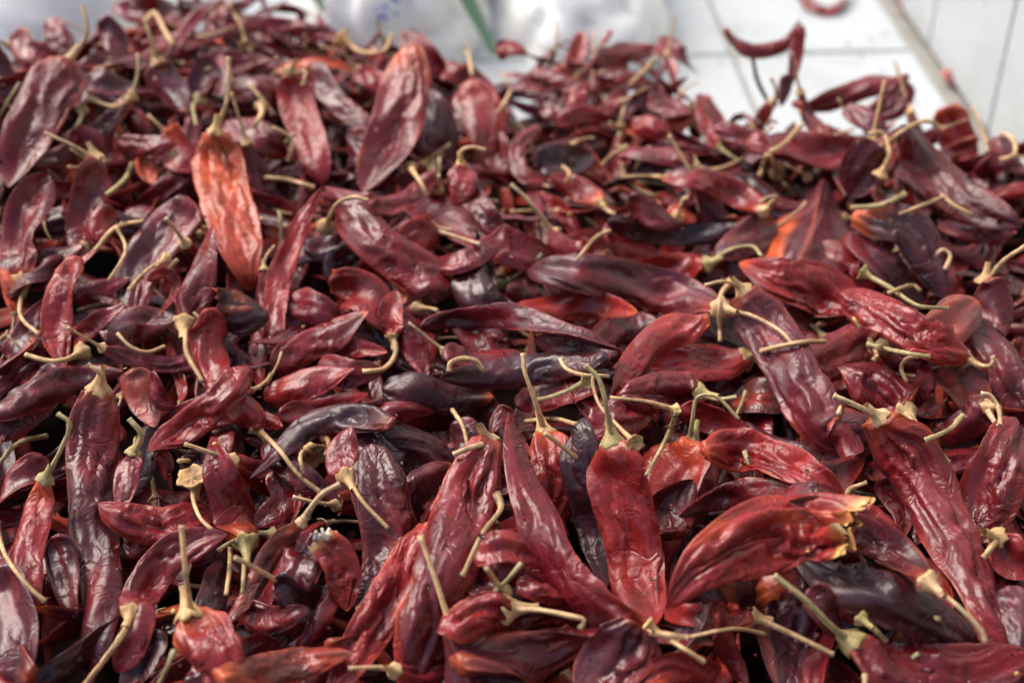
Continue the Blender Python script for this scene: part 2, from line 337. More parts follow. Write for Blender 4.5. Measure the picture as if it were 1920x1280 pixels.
DATA = """
0|n|80|1765,690 1810,730 1850,770||R|brownish matte chili with a small orange fleck, below the hooked-stalk red chili on the right
0|m|60|1850,765 1812,800 1775,835|1850,762 1872,800 1874,770 1858,742 1840,738|G|maroon chili under a tan stalk hooked like a question mark near the right edge
0|d|95|1835,600 1880,690 1935,790||R|large smooth dark plum chili slanting off the right edge at mid height
0|r|50|1755,495 1790,540 1815,575|1768,505 1755,480 1768,468 1782,480 1772,505||red chili with a tight looped stalk, behind the glossy black bent chili
0|d|62|1848,530 1868,575 1885,630|1845,522 1880,490 1922,462||dark chili at the right edge under a pale forked stalk
0|m|42|1745,655 1738,700 1712,770||R|thin maroon sliver of chili standing beside the brownish matte one
0|m|60|1690,650 1740,660 1790,655||R|maroon chili in shadow under the wrinkled red chili with the hooked stalk
0|b|80|1600,800 1570,850 1480,860 1400,790||R|blackish glossy chili below the broad purple bent band
0|b|70|1560,900 1620,960 1640,1060||R|near-black chili in the gap left of the long chili on the right
0|m|45|1650,895 1690,960 1690,1010||R|short dark red chili end beside the long chili on the right
0|d|80|1640,1020 1580,960 1500,930||R|dark chili buried below the torn pale-ended chili
0|b|60|1680,1180 1600,1160 1540,1140||R|black chili in the hollow right of the greenish stalk at the bottom
0|r|60|1680,1110 1640,1140 1570,1150||R|bright red scrap of chili in the hollow at lower right
0|d|110|1850,1010 1880,1100 1935,1200||R|dark chili against the lower right edge of the picture
0|p|70|1890,1100 1905,1180 1920,1290||R|greyish plum chili in the bottom right corner
0|r|70|1870,1010 1900,1050 1935,1080|1880,1005 1862,1022 1845,1045||red-brown chili with a stubby tan stalk near the lower right edge
0|d|60|1760,900 1740,960 1720,1020||R|dark chili tucked behind the long chili on the right
0|m|85|1895,870 1920,920 1940,980||R|maroon chili end poking in from the right edge
1|m|95|1905,790 1885,860 1850,940 1820,1010||R|broad maroon chili leaning left from the right edge
1|d|80|1430,920 1540,905 1620,860||R|dark glossy chili behind the twisted orange-edged one
0|b|60|1130,760 1190,800 1250,830||R|blackish chili under the forked stalks in the centre
0|m|70|1080,700 1150,800 1210,860||R|maroon chili beneath the tall curved stalk in the centre
0|b|90|700,830 780,850 870,890||R|grey-black chili behind the small whitish broken stalk
0|p|70|850,800 905,850 930,900||R|greyish plum chili left of the tall maroon pair in the centre
0|d|55|800,915 820,960 800,1010||R|small dark chili left of the long leaning front chili
0|m|55|870,935 830,960 790,1010||E|dull maroon chili wedged left of the long leaning front chili
0|d|90|870,1060 940,1090 1030,1130||R|dark glossy chili behind the short horizontal-stalked one
0|b|80|660,800 700,850 760,850||R|black chili below the dark leathery one in the centre
0|d|60|740,960 800,900 850,870||R|dark chili filling the gap right of the tan cap on the dark bent chili
0|d|75|590,1000 560,1060 540,1140||R|dark chili in the shadow left of the curled orange husk
0|b|60|520,1080 560,1130 600,1150||R|black wrinkled chili in the shadow at lower left centre
0|m|38|640,1075 605,1150 560,1230||E|narrow maroon chili slanting down left of the curled orange husk
0|m|50|520,880 530,940 470,990||R|maroon chili edge right of the orange-necked hanging chili
0|d|70|300,960 330,1040 340,1100||R|dark chili behind the straight upright stalk at lower left
0|d|60|180,1000 250,1040 280,1000||R|dark crumpled chili right of the wide vertical one
0|d|60|110,1000 120,1080 140,1160||R|dark crumpled chili between the two vertical ones at lower left
0|b|55|300,1180 270,1240 230,1300||R|grey-black chili under the long straight pale stalk at lower left
0|m|55|270,1130 250,1200 220,1260||R|maroon chili behind the long straight pale stalk at lower left
0|d|60|350,1290 420,1240 520,1200||R K|dark chili behind the orange-topped broken chili at bottom left
0|m|60|90,860 40,900 -10,950||R|dark maroon chili at the left edge beside the greenish flared stalk
0|d|55|430,1120 500,1160 580,1140||R|dark chili in the black hollow at lower left centre
0|b|60|300,800 270,850 250,930||R|dark chili in the shadow above the orange pointed chili
0|d|50|500,830 560,890 640,940||R|dark chili under the glossy white-streaked chili
0|n|60|250,690 270,750 290,800||R|brownish chili in shadow above the round brown cap
0|m|32|288,700 300,745 330,765||R|small curved reddish chili end in the dark hollow at left
0|d|70|110,690 60,760 -10,830||R|dark chili below the long slanting maroon one at the left edge
0|m|45|225,830 160,770 120,740||R|maroon chili under the small curled green-tan stalk at left
1|d|60|-10,775 70,735 140,710 230,697||R|long dark maroon chili slanting up from the left edge
0|d|55|-10,700 40,640 90,560||R|dark chili behind the bent stalk at the left edge
0|d|45|20,560 60,520 120,480||R|dark grey chili behind the left edge pair
1|m|38|120,650 175,610 235,570||R|thin maroon chili pointing up right, left of centre
1|m|38|140,565 200,535 250,520||R|reddish maroon chili behind the grey-maroon slanting one
1|r|60|140,485 112,560 105,630 118,690||E|orange-edged red chili hanging above the tan cap at left
0|d|70|200,640 250,610 330,600||R|dark maroon chili above the tan upcurved stalk at left
0|b|45|570,470 640,455 720,440||R|grey-black chili left of the broad smooth maroon one
0|b|60|420,690 400,640 370,610||R|black chili behind the pointed hanging stalk at left
1|b|80|405,580 450,582 505,590||TG|crumpled glossy blackish piece between the orange-red chili and the narrow one
0|m|60|540,560 600,580 640,600||R|crumpled maroon chili right of the narrow orange-edged one
1|m|60|510,690 590,640 690,585||R|maroon chili slanting up right in the left centre
1|r|58|495,742 575,718 665,690||R|red chili with a pale bloom slanting right of the narrow one's cap
0|m|50|520,780 600,770 690,740||R|dark maroon chili below the slanting red one left of centre
0|r|30|480,780 505,790 530,800||R|tiny red chili end right of the crossed red pair
0|b|70|680,470 640,500 690,520||R|grey glossy chili fragment left of the broad smooth maroon one
0|m|50|690,480 712,550 735,620||R|dark maroon chili hanging below the broad smooth one
0|r|80|630,530 690,560 715,620||E|red-orange crumpled chili left of the small orange curl
1|o|32|745,520 762,545 755,570||T|small orange curl of chili skin under the broad smooth one
0|b|75|880,500 900,560 960,580||R|dark glossy wrinkled chili in the hollow at the centre
0|d|40|950,545 1010,560 1060,575||R|grey-maroon chili tip left of the pale red one
0|m|45|850,590 900,640 960,640||R|maroon scrap of chili in the dark gap at the centre
0|m|60|830,655 890,680 980,660||R|reddish chili below the long thin curved dark one
0|m|50|745,590 775,650 800,710||R|glossy maroon chili right of the curved tan stalk at the centre
1|r|45|735,628 732,590 742,545|738,635 742,660 722,690 680,697||red chili with cap and tan stalk curving down left at the centre
0|r|40|595,668 660,655 725,660||R|red chili ending at the flared cap left of centre
0|m|55|600,680 650,700 720,690||R|dark maroon chili beneath the curved tan stalk left of centre
1|b|65|720,725 790,725 860,745 925,745||R|leathery black chili under the long flat one at the centre
1|m|42|700,778 760,772 815,775||R|small glossy maroon chili with a crinkled end, below the leathery black one
1|d|36|955,762 940,785 922,812||R|tiny folded maroon chili tip above the tall centre pair
0|m|55|970,760 1060,735 1130,720||R|reddish chili behind the tall brown stalk at the centre
1|d|62|1340,480 1370,520 1300,510||R|maroon chili under the looped stalk above the purple glossy one
1|m|52|1040,700 1100,690 1160,690||R|dark red chili behind the tan arc stalk at the centre
1|b|70|1300,610 1400,640 1450,620||R|dark chili between the two pale stalks right of centre
1|d|58|1120,650 1160,615 1230,600||R|dark chili beneath the glossy slanting red one
1|d|60|1150,655 1080,650 1000,640||R|dark maroon chili under the long thin curved one
1|b|60|1140,672 1040,682 930,702 825,708||RE|long flat dark chili with a reddish lower rim under the thin curved one
2|d|48|790,610 880,598 960,594 1050,620 1172,658||R|long thin curved dark maroon chili lying across the centre
1|r|55|955,580 1030,578 1110,572 1195,585||R|pale red flattened chili with its blunt tip pointing left at the centre
1|m|70|755,372 850,415 950,462 1050,500||R K|long plum-red chili slanting down right above the centre
2|m|48|800,500 870,485 925,455 948,420||R|maroon chili curving up to a sharp tip above the centre
1|r|65|812,432 775,450 760,485|815,430 850,442 900,458||orange-red chili with a pale straight stalk, right of the broad smooth one
2|m|82|640,385 700,445 770,500 838,545||R K|broad smooth maroon chili pointing down right, left of the centre
1|r|52|1040,440 1075,462 1110,480|1036,436 1010,400 985,370 958,346||red chili with a long crooked stalk rising to the upper left
0|m|60|1130,430 1180,460 1240,480||R|crumpled maroon chili right of the slanted bare stalk
1|b|42|1140,415 1200,432 1300,440 1400,425||R|thin blackish chili lying flat above the purple glossy one
1|p|70|1450,420 1400,450 1340,480||R|folded plum chili left of the glossy tent-shaped one
2|r|50|1325,495 1270,502 1200,505 1145,498|1328,490 1370,468 1410,462 1428,480|G|red chili with a greenish stalk bent over at its end, above the purple glossy one
1|m|58|1395,540 1480,600 1560,650||R|dark maroon chili under the wrinkled glossy red oval one
1|m|75|1620,510 1560,490 1500,480||R|plum chili with a greenish cap beside the wrinkled red oval one
1|d|60|1450,480 1520,500 1590,500||R|dark plum chili beneath the glossy tent-shaped one
1|d|95|1545,342 1590,410 1650,490||EG|dull red right flank of the tent-shaped chili, leaning away
2|o|105|1542,338 1515,400 1480,450 1462,510||GP|glossy tent-shaped chili with a bright orange patch on its left side
1|p|70|1600,440 1670,520 1730,580||R|plum-grey chili running under the long pale stalk at right
1|r|40|1655,405 1662,440 1655,480||R|small bright red tip behind the long pale stalk at right
2|b|85|1610,405 1700,425 1740,490 1772,560||GN|bent glossy blackish chili with an orange tip, upper right of centre
1|d|70|1380,690 1320,755 1260,800||R|dark red chili beneath the pale knobbed stalk
2|r|75|1395,672 1320,680 1240,688 1150,690|1398,670 1440,655 1500,642 1546,640|B|red chili with a big tan cap and a straight stalk crossing the purple band
2|p|82|1350,578 1270,555 1160,525 1070,510 992,502|1358,580 1410,592 1465,622 1492,655|GB K|long purple glossy chili with white glints and a big cream stalk arching right
2|r|62|1330,600 1250,625 1185,690 1135,775||GE|glossy red chili slanting down left below the purple glossy one
3|p|98|1395,548 1455,640 1505,730 1560,800 1670,805|1392,548 1375,532 1350,528 1322,535|G K|broad purple chili bent like an elbow right of centre
3|r|100|1597,590 1545,545 1465,520 1388,492|1596,592 1608,608 1612,612|R0 W|wrinkled glossy red oval chili below the tent-shaped one
2|m|75|1490,695 1560,665 1610,635 1655,618||G|plum chili with a sharp tip pointing right below the wrinkled red oval one
2|n|75|1700,650 1770,610 1832,562||N K|brownish folded chili with an orange tip, below the bent stalk end at right
3|r|78|1805,668 1730,625 1650,580 1575,550|1805,672 1835,684 1858,684 1862,668|K W|wrinkled red chili slanting down right to a small hooked stalk
2|n|72|1375,750 1430,745 1485,750||R|pale brown papery chili right of the knobbed pair of stalks
2|m|75|1310,738 1240,735 1150,745|1312,738 1345,748 1380,745|G W|crumpled maroon chili above the forked stalks, with a short green stub
1|m|75|1110,790 1170,780 1230,760||R|plain maroon chili under the horizontal tan stalk
2|r|52|1275,765 1345,790 1425,845||R|bright red chili slanting down right beside the forked stalks
2|m|92|1695,772 1650,730 1570,690|1688,768 1730,812 1780,868|B|deep red chili with a flared cap and a thin stalk pointing down right
2|m|55|1560,790 1590,820 1592,862||E|small crinkled red chili tip hanging below the purple elbow
1|m|75|1020,870 1040,930 1045,990||R|greyish maroon chili behind the tall maroon pair in the centre
2|r|80|1022,815 1035,860 1042,920 1040,980|1022,808 1003,750 985,700 981,662|BN|short red chili under the tallest brown stalk at the centre
2|b|68|1090,790 1090,880 1112,980 1135,1100||GR|glossy black-purple chili with folded shoulders left of the red upright one
2|r|110|1292,838 1262,890 1245,960 1245,1060|1295,832 1298,790 1308,745 1345,745 1385,785|NBG|orange-shouldered chili with a green-tan stalk bent over at the top
2|d|85|1250,1010 1260,960 1300,900||R|plum chili below the orange-shouldered one
3|r|108|1150,835 1165,920 1185,1010 1198,1090 1222,1175|1148,828 1138,770 1125,715 1098,684|BG K|upright smooth red chili with a green-tan cap and curved stalk, in the centre front
3|m|92|1205,1185 1110,1140 1040,1060 1000,950 970,860 955,775|1205,1175 1240,1188 1290,1196||long maroon chili curving from the centre down to the right, front
2|r|78|1325,845 1400,848 1490,878 1585,928||EG W|crinkled orange-red chili right of the orange-shouldered one
1|r|55|1590,940 1650,985 1712,1035||E|curly orange-edged chili flake under the long chili on the right
2|d|60|1595,945 1530,932 1440,925 1360,930 1273,968|1585,948 1590,920 1625,904||slim dark chili with a sharp left tip above the torn pale-ended chili
1|d|65|1480,950 1560,965 1650,1020 1738,1090|||dark straight chili behind the torn pale-ended one
2|d|72|1738,1090 1660,1025 1560,965 1480,940|1742,1092 1800,1140 1838,1180 1848,1203|B|dark maroon chili with a long thin stalk at the lower right
1|b|105|1480,1045 1600,1090 1720,1145 1850,1225||E|long blackish open chili with a maroon ridge at lower right
3|r|128|1600,985 1500,990 1400,1015 1320,1060 1252,1140||TPG W|fat crumpled red chili with a torn pale yellow end, front right
3|m|105|1650,785 1715,870 1780,990 1835,1100 1890,1255|1650,782 1610,762 1563,742|EG K|very long maroon chili running down to the bottom right
2|b|80|1455,1108 1390,1090 1330,1090 1280,1130||GN|blackish glossy chili with a small orange tip below the torn pale-ended one
1|p|125|1440,1050 1465,1130 1475,1210 1470,1300||R|wide greyish plum chili standing at the bottom right of centre
2|r|48|1410,1155 1340,1155 1235,1150|1412,1152 1450,1172 1500,1195 1562,1226|EB|thin orange-red chili with a knobby cap and a straight pale stalk
2|m|42|1345,1155 1362,1215 1405,1300||R|pointed maroon chili rising at the bottom beside the grey plum one
3|m|100|1600,1205 1690,1250 1800,1265 1940,1225|1600,1205 1560,1175 1510,1125 1452,1078|B|wide maroon chili along the bottom right with a long greenish stalk
1|d|60|1520,1100 1560,1160 1600,1200||R|dark chili behind the long greenish stalk at the bottom right
2|r|72|1340,1265 1270,1250 1190,1290||R|red rounded chili end at the bottom edge right of centre
1|d|95|860,1245 960,1235 1110,1195||G|glossy deep maroon chili lying across the bottom centre
2|r|80|948,1142 890,1155 820,1185|952,1140 1010,1143 1070,1155 1095,1162 1088,1178|BE|red chili with a big tan cap and a horizontal stalk, bottom centre
3|p|125|1192,1170 1165,1220 1085,1310||G|broad plum-red chili with glossy folds at the bottom centre
1|r|58|895,1035 950,1025 1005,1042||G|small lumpy red chili left of the long curving maroon one
2|r|40|972,1092 1010,1105 1060,1125||E|small red chili tip poking out under the long curving maroon one
2|d|102|695,838 712,920 735,1010 725,1090 690,1180||GR K|dark glossy chili behind the long leaning front one
3|r|80|805,990 755,1080 700,1170 640,1270 610,1330||E|orange-edged chili leaning beside the long front one, bottom
4|m|118|915,830 875,940 840,1040 800,1150 755,1310|912,832 880,840 850,852|EG|longest maroon chili leaning from the bottom edge to the centre front
2|r|62|605,1010 640,1060 652,1145||TP|curled orange husk of a chili with a white shred at its top
2|b|52|735,795 650,785 575,800 520,850 470,895||G|glossy dark chili with white streaks, left of the centre
2|m|62|650,890 640,850 660,800|655,898 680,940 728,990|B|dark chili with a tan cap and a straight stalk pointing down right
2|d|85|185,735 175,830 175,930 180,1040 185,1120 165,1300|184,735 190,705 165,682|GB K|wide dark wine chili standing tall at the left with a short hooked stalk
2|r|58|85,900 65,980 50,1060 62,1160|88,890 115,840 130,795 108,775|BN|red-brown chili with a green flared cap at the left
2|r|66|410,955 330,975 270,980 185,943||GE|orange-red pointed chili lying sideways at lower left
1|b|70|420,870 380,880 340,860||R|dark chili behind the round brown cap at left
2|m|72|460,1015 440,960 415,890 395,820|460,1012 458,1060 455,1110|NB|dark red chili hanging down to an orange neck and green cap
3|n|38|565,980 510,1035 470,1110 405,1190|572,972 600,930 637,907||narrow twisted brown chili with a curved stalk, lower left
2|m|72|248,1148 275,1095 330,1035 425,1000|250,1148 222,1200 155,1290|BG|maroon folded chili with a very long straight stalk to the bottom edge
3|r|105|358,1155 395,1220 440,1310|356,1150 347,1060 340,985|NBG|orange-topped broken chili with a straight upright stalk, bottom left
3|n|62|410,1270 520,1250 660,1225||EN|orange-brown torn chili skin lying along the bottom left
1|p|100|0,1060 25,1170 30,1300||R|large dull plum chili in the bottom left corner
2|m|46|250,850 240,900 225,965|247,845 265,815 242,785|G|small maroon chili with a curled green-tan stalk, left
2|r|32|300,845 310,870 312,900||R|small red chili tip left of the round brown cap
3|r|62|465,690 410,750 350,800 285,845||R K|red chili slanting down left across the other, left of centre
2|r|62|390,580 392,660 415,730 440,780||R|red chili passing under the slanting one, left of centre
2|r|58|480,800 460,770 425,740|478,800 520,840 560,890 600,922||red chili end with a tan stalk pointing down right, under the crossed pair
2|p|88|352,370 310,440 265,510 248,605||R K|grey-maroon chili slanting down left beside the orange-red one
2|r|22|275,525 310,512 332,545 300,588||R|small hook-shaped red chili under the grey-maroon one
2|m|62|348,605 365,560 385,500 400,420|350,608 350,660 380,715|B|red-maroon chili hanging to a tan cap and pointed stalk
4|o|95|405,250 415,320 435,410 460,500 470,545|428,245 427,180 429,108|F W|orange-red chili, brightest of the heap, with a straight upright stalk, upper left
3|r|48|512,690 515,600 525,520 560,430 605,350|512,695 500,715 465,735|E|long narrow orange-edged chili hanging to its cap, left of centre
2|m|88|45,525 42,450 62,380 90,325|42,535 38,590 72,627|B|big maroon chili at the left edge with its stalk curving down
1|m|62|180,300 165,370 150,450 140,490|186,296 135,272 85,250||dull maroon chili with a long straight stalk pointing up left
1|r|50|210,395 180,440 210,450||R|small light red chili lump among tangled stalks at left
3|m|98|125,122 90,190 50,260 15,350|132,115 162,65 155,12|B|large maroon chili in the upper left with a tall curved cream stalk
1|n|36|150,125 210,112 290,112||R|thin brown chili behind the tall curved stalk
1|m|30|640,78 560,52 480,47 405,65 345,95||R|thin pinkish curved chili along the top left
1|m|26|420,0 370,30 335,75 300,125||R|thin chili slanting from the top edge at left
2|p|62|298,120 325,165 350,215|293,118 285,80 272,38||plum chili with a pale forked stalk near the top left
2|p|66|372,190 385,145 400,110|382,152 362,200 368,236|BG|squat plum chili with a yellow-green cap facing the viewer, upper left
1|d|70|440,160 500,165 545,200||R|dark wine chili behind the upright stalk of the orange-red one
1|m|60|430,230 480,250 540,300||R|dark maroon chili right of the orange-red one's stalk
1|r|65|320,255 335,290 370,320||N|deep orange crumpled chili left of the bright orange-red one
0|o|35|268,290 275,320 285,345||R|small orange flake of chili left of the bright orange-red one
1|m|45|220,270 270,275 330,270||R|plum chili above the small orange flake
0|r|50|130,250 170,265 190,290||R|reddish chili beside the small yellow cap, upper left
1|p|50|150,150 200,160 260,160||R|greyish chili below the thin brown one, upper left
1|m|55|30,60 45,95 90,120||R|curved maroon chili at the top left corner
1|m|45|90,40 115,80 145,110||R|wine-coloured chili in the top left corner ring
1|p|48|190,45 215,75 220,110||E|greyish plum chili with an orange edge, top left
1|m|55|220,10 270,20 330,10||R|dark maroon chili along the top left edge
2|r|66|545,138 565,220 590,290 605,350|560,150 572,135 568,160||red chili with a narrow upper end left of the smooth maroon upright one
1|d|45|590,120 620,180 665,220 725,250||R|long dark curved chili left of the tall upright one with a red top
2|m|42|820,325 770,370 700,385 610,350||R|curved maroon chili with its tip rising right, upper centre
2|r|45|672,132 700,150 740,170|668,132 640,98 600,88||small red chili with a crooked tan stalk near the top
3|m|95|768,98 760,160 745,230 715,300 680,360||NE|tall upright chili with a red top and an orange patch, upper centre
2|p|78|812,292 822,240 800,170|812,300 812,335 795,370|B|slate-grey chili with an orange cap hanging down, upper centre
2|r|82|880,165 905,220 912,270 915,310||G|glossy red fan-shaped chili, upper centre
2|r|50|865,312 868,345 850,385|855,308 865,285 885,276 910,282||small red chili with a pale arched stalk, upper centre
1|m|52|920,250 935,290 948,330||R|maroon chili right of the glossy red fan-shaped one
1|d|45|870,350 910,400 950,450||R|dark chili with frayed ribs above the centre
0|d|60|660,250 690,300 650,320||R|dark chili in the hollow behind the tall upright one
1|m|50|760,60 800,110 840,150||R|maroon pointed chili at the top behind the tall upright one
1|r|40|690,100 710,115 725,140||R|small pinkish chili at the top centre left
1|m|38|830,150 870,140 930,170||R|dull chili just below the top centre
0|r|38|930,95 960,92 985,105||R|light orange-red chili at the back by the green strap
1|r|35|1065,120 1085,95 1092,60||R|short red chili pointing up at the back edge
1|m|40|1110,120 1170,98 1240,92||R|maroon chili lying along the back edge of the heap
1|m|32|1000,130 1060,155 1100,180||R|pinkish chili slanting right near the back
1|r|32|1085,160 1080,195 1060,225||R|red chili pointing down near the back
1|p|45|1015,185 1040,210 1050,240||R|slate-grey chili end near the back centre
1|r|38|1045,235 1090,215 1145,225||R|bright red bent chili in the upper centre right
1|m|34|1120,140 1180,150 1230,160||R|dull red chili under the back edge
1|p|24|1215,160 1190,190 1165,230||R|narrow grey chili pointing up right near the back
1|m|45|1220,180 1260,200 1300,215||R|maroon chili in the back right
1|m|36|1240,70 1270,100 1310,140||R|maroon chili at the back edge by the white tiles
2|m|30|1010,240 972,275 985,330 1060,350|||thin dark chili curving in a half circle, upper right of centre
2|r|48|1125,380 1085,355 1030,330|1128,385 1140,395 1152,402|N|orange-necked chili end with a tapering cap, upper right of centre
1|b|60|1010,290 1060,300 1110,290||R|grey-black chili inside the half-circle one
1|r|40|1190,230 1230,240 1260,250||R|red scrap of chili in the upper right of centre
1|m|45|1160,290 1230,288 1300,305||R|long dull red chili upper right of centre
2|r|52|1430,395 1380,365 1320,342 1240,335|1440,390 1455,370 1440,370 1425,380||greyish red chili lying flat with a curled cap, right of upper centre
1|m|45|1255,335 1300,345 1340,380|1255,338 1215,330 1165,332||dull chili with a horizontal pale stalk, upper right of centre
1|o|40|1270,410 1275,400 1305,405|1272,398 1280,375 1290,372|T|small orange end of a chili with a curled stalk above the black flat one
1|d|55|1180,380 1220,400 1280,420||R|greyish dark chili above the thin black one
2|r|26|1348,275 1320,230 1310,175|1350,278 1368,290 1382,300||slim bright red chili with a greenish stalk in the back right
1|m|36|1340,240 1400,255 1465,268||R|dull red chili behind the star-shaped cap
2|m|28|1360,55 1385,85 1430,95 1475,80 1500,38||E Z1.26|curled chili standing up against the white tiles like a horn
2|m|24|1500,45 1492,110 1478,170||R Z1.25|thin chili hanging from the raised horn-shaped one
1|p|26|1480,140 1470,170 1465,200||R Z1.24|dull plum chili below the raised horn-shaped one
2|m|42|1705,143 1640,158 1570,185 1500,205||R Z1.24|maroon chili with a long sharp tip pointing right at the back right
2|m|55|1698,150 1670,200 1610,220||R Z1.23|second fold of chili under the sharp long tip at the back right
1|p|48|1590,200 1640,240 1690,270||R|greyish chili with a white glint, back right
1|r|42|1490,190 1525,230 1555,275||R|orange-red chili beside the thin branching stalk, back right
2|m|75|1400,270 1470,285 1550,290 1620,270||GR|wide wavy deep red chili in the back right
2|p|88|1650,275 1620,310 1595,370||R|plum chili behind the curled cream stalk, upper right
2|r|72|1775,200 1795,255 1820,320||N Z1.21|red upright chili with a pale top at the back right
2|m|35|1640,285 1690,255 1720,240|1670,258 1710,235 1745,228 1762,240||red chili with a long arched pale stalk, upper right
2|d|78|1690,245 1750,320 1820,380 1915,425||R|long dark wine chili slanting down to the right edge
1|m|45|1830,330 1870,310 1930,320||R|dull maroon chili at the right edge
1|d|50|1870,260 1880,290 1860,320||R|dark chili under the curled tan ring at the right edge
1|m|55|1690,310 1740,350 1790,400||R|maroon chili under the long dark wine one
1|d|40|1640,390 1700,430 1760,460||R|dark chili under the bent stalk pair, right
1|m|34|1760,420 1830,440 1900,440||R|thin plum chili in the dark hollow at the right edge
1|m|30|1770,135 1795,150 1830,175||N|small reddish chili with an orange end lying by the tile corner
1|b|22|1852,150 1862,190 1880,230||R|thin black chili standing by the tile corner
1|m|22|1500,-22 1520,10 1560,20 1598,-18||R|curled ring-shaped chili lying on the white tiles at the top
1|m|22|1690,-15 1700,15 1716,46||N|small reddish chili lying in the corner of the white tiles
2|S|0|1410,100 1420,150 1445,200||K Z1.27|black twig standing up under the raised horn-shaped chili
3|S|15|1265,768 1210,752 1145,745||L|knobbed tan stalk lying level left of the forked stalks
3|S|9|1270,770 1245,830 1212,890||G|greenish dark stalk slanting down left from the fork
3|S|20|1190,830 1160,800 1125,760 1112,720 1115,695||L|brown stalk with a torn flared cap behind the tall curved one
3|S|17|1100,715 1050,738 1008,750||G|thin straw stalk lying between the leathery chili and tall brown stalk
3|S|0|985,790 1040,785 1080,795||L|thin twig crossing the base of the tall brown stalk
2|S|0|1050,672 1060,690 1090,702 1140,705||L|tan arc-shaped stalk under the flat dark chili
3|S|0|1145,432 1115,447 1082,488||L|bare slanted stalk upper right of the centre
4|S|9|932,925 938,955 905,1000 868,1078||L|loose wavy straw stalk beside the longest front chili
3|S|0|848,768 868,800 880,850||L|thin pale stalk rising behind the longest front chili's top
4|S|26|590,852 570,845 563,860 568,880||L|pale round cap with a tiny curled stalk left of the centre
4|S|27|362,895 362,935 375,970 397,993||L|round brown cap facing up with a stalk hanging down
3|S|22|155,660 120,675 85,675 48,665||L|flared tan cap with its stalk pointing left, at the left
3|S|14|312,485 275,508 243,543||L|small yellow-green cap with a short stalk on the grey-maroon chili
2|S|0|220,625 245,650 275,660 308,650||L|tan upcurved stalk in the shadow at left
3|S|14|-8,985 10,1040 45,1090 84,1127||L|pale stalk reaching in from the left edge, lower left
3|S|0|-5,872 35,830 88,817||G|thin pale stalk arching in from the left edge
2|S|0|432,1025 430,1070 424,1115||L|short stalk hanging beside the green-capped chili
3|S|17|1618,512 1670,540 1720,572 1778,578||GL|long stalk with a torn green cap lying across the right
3|S|0|1665,550 1690,540 1712,535 1725,545||L|short hooked pale stalk under the long green-capped one
3|S|0|1625,645 1690,660 1742,668||G|straight greenish twig below the wrinkled red chili
2|S|0|1700,715 1690,690 1700,672 1720,668||L|small curved stalk under the straight greenish twig
2|S|0|1630,635 1645,665 1637,675||L|very small hooked stalk below the sharp plum tip
3|S|0|1806,778 1780,805 1735,825||G|greenish cut stalk crossing the thin stalk end at right
2|S|12|1370,530 1350,560 1350,640||L|tan stalk standing behind the big cream arched stalk
3|S|0|1435,1188 1380,1178 1310,1190 1270,1200||L|straw stalk lying level at the bottom right of centre
3|S|16|1215,1168 1250,1195 1320,1240||L|pale broken stalk with a white tip end at the bottom
2|S|18|1615,1160 1640,1180 1660,1200||G|stubby dry cap in the hollow at the lower right
2|S|0|178,470 215,428 270,414||L|tan forked stalk among the tangle at left
2|S|0|218,425 235,470 203,527||L|grey-tan stalk hanging from the tangle at left
2|S|20|610,425 630,385 660,370 690,376||L|tan cap with a pale stalk hooked right, upper left of centre
2|S|14|770,315 790,345 800,365||L|brown cap behind the slate-grey chili's stalk
2|S|0|468,160 490,185 512,215||L|short pale stalk upper left of the red narrow chili
2|S|14|490,200 490,215 478,235||L|little pale cap under the short pale stalk, upper left
2|S|0|512,240 540,255 548,275 540,302||L|pale bow-shaped stalk left of the red narrow chili
2|S|0|498,333 540,337 588,352||L|straight cream stalk left of the curved maroon chili
2|S|18|462,90 452,50 430,10||L|tan cap with a long stalk at the top edge, left
2|S|16|250,180 215,200 165,185||L|tan branching stalk among twigs, upper left
2|S|14|155,208 150,225 140,240||G|small yellow cap, upper left
2|S|0|248,305 235,335 200,365||G|yellow-green stalk in the shadow, upper left
2|S|0|275,40 290,25 310,60 325,85||L|doubled-over pale stalk near the top left
2|S|22|640,75 680,98 720,95 735,65||L|long cream stalk with a pale cap, top centre left
2|S|0|1445,285 1470,270 1502,235||L|thin branching stalk with a star-shaped cap, back right
2|S|17|1458,325 1440,290 1425,330||L|small tan cap with a forked stalk, back right
3|S|18|1650,328 1668,290 1655,250 1630,252||L|curled cream stalk with a round cap, upper right
2|S|0|1595,390 1650,385 1695,365||G|greenish stalk lying below the round cap, upper right
3|S|0|1685,402 1730,385 1772,368||L|straight straw stalk pointing up right, upper right
2|S|0|1765,365 1790,385 1822,402||L|thin stalk pointing down right, upper right
2|S|0|1878,250 1900,262 1902,290 1875,300||L|curled tan ring of stalk at the right edge
2|S|0|958,170 945,195 935,210||L|pale forked stalk near the back centre
2|S|0|870,80 880,110 885,140||L|reddish-tan stalk standing up at the back centre
2|S|0|1180,160 1205,135 1230,110||L|tan stalk near the back edge right of centre
2|S|0|1130,310 1150,290 1175,275||L|dull stalk inside the half-circle chili
2|S|0|1055,312 1068,325 1062,340||L|short hooked stalk above the orange-necked chili
2|S|0|1440,235 1445,225 1455,230||L|short cut stalk in the back right
4|S|0|905,692 890,676 865,672 845,680 842,695||L|grey-tan curled stalk hooked over the long flat dark chili
"""
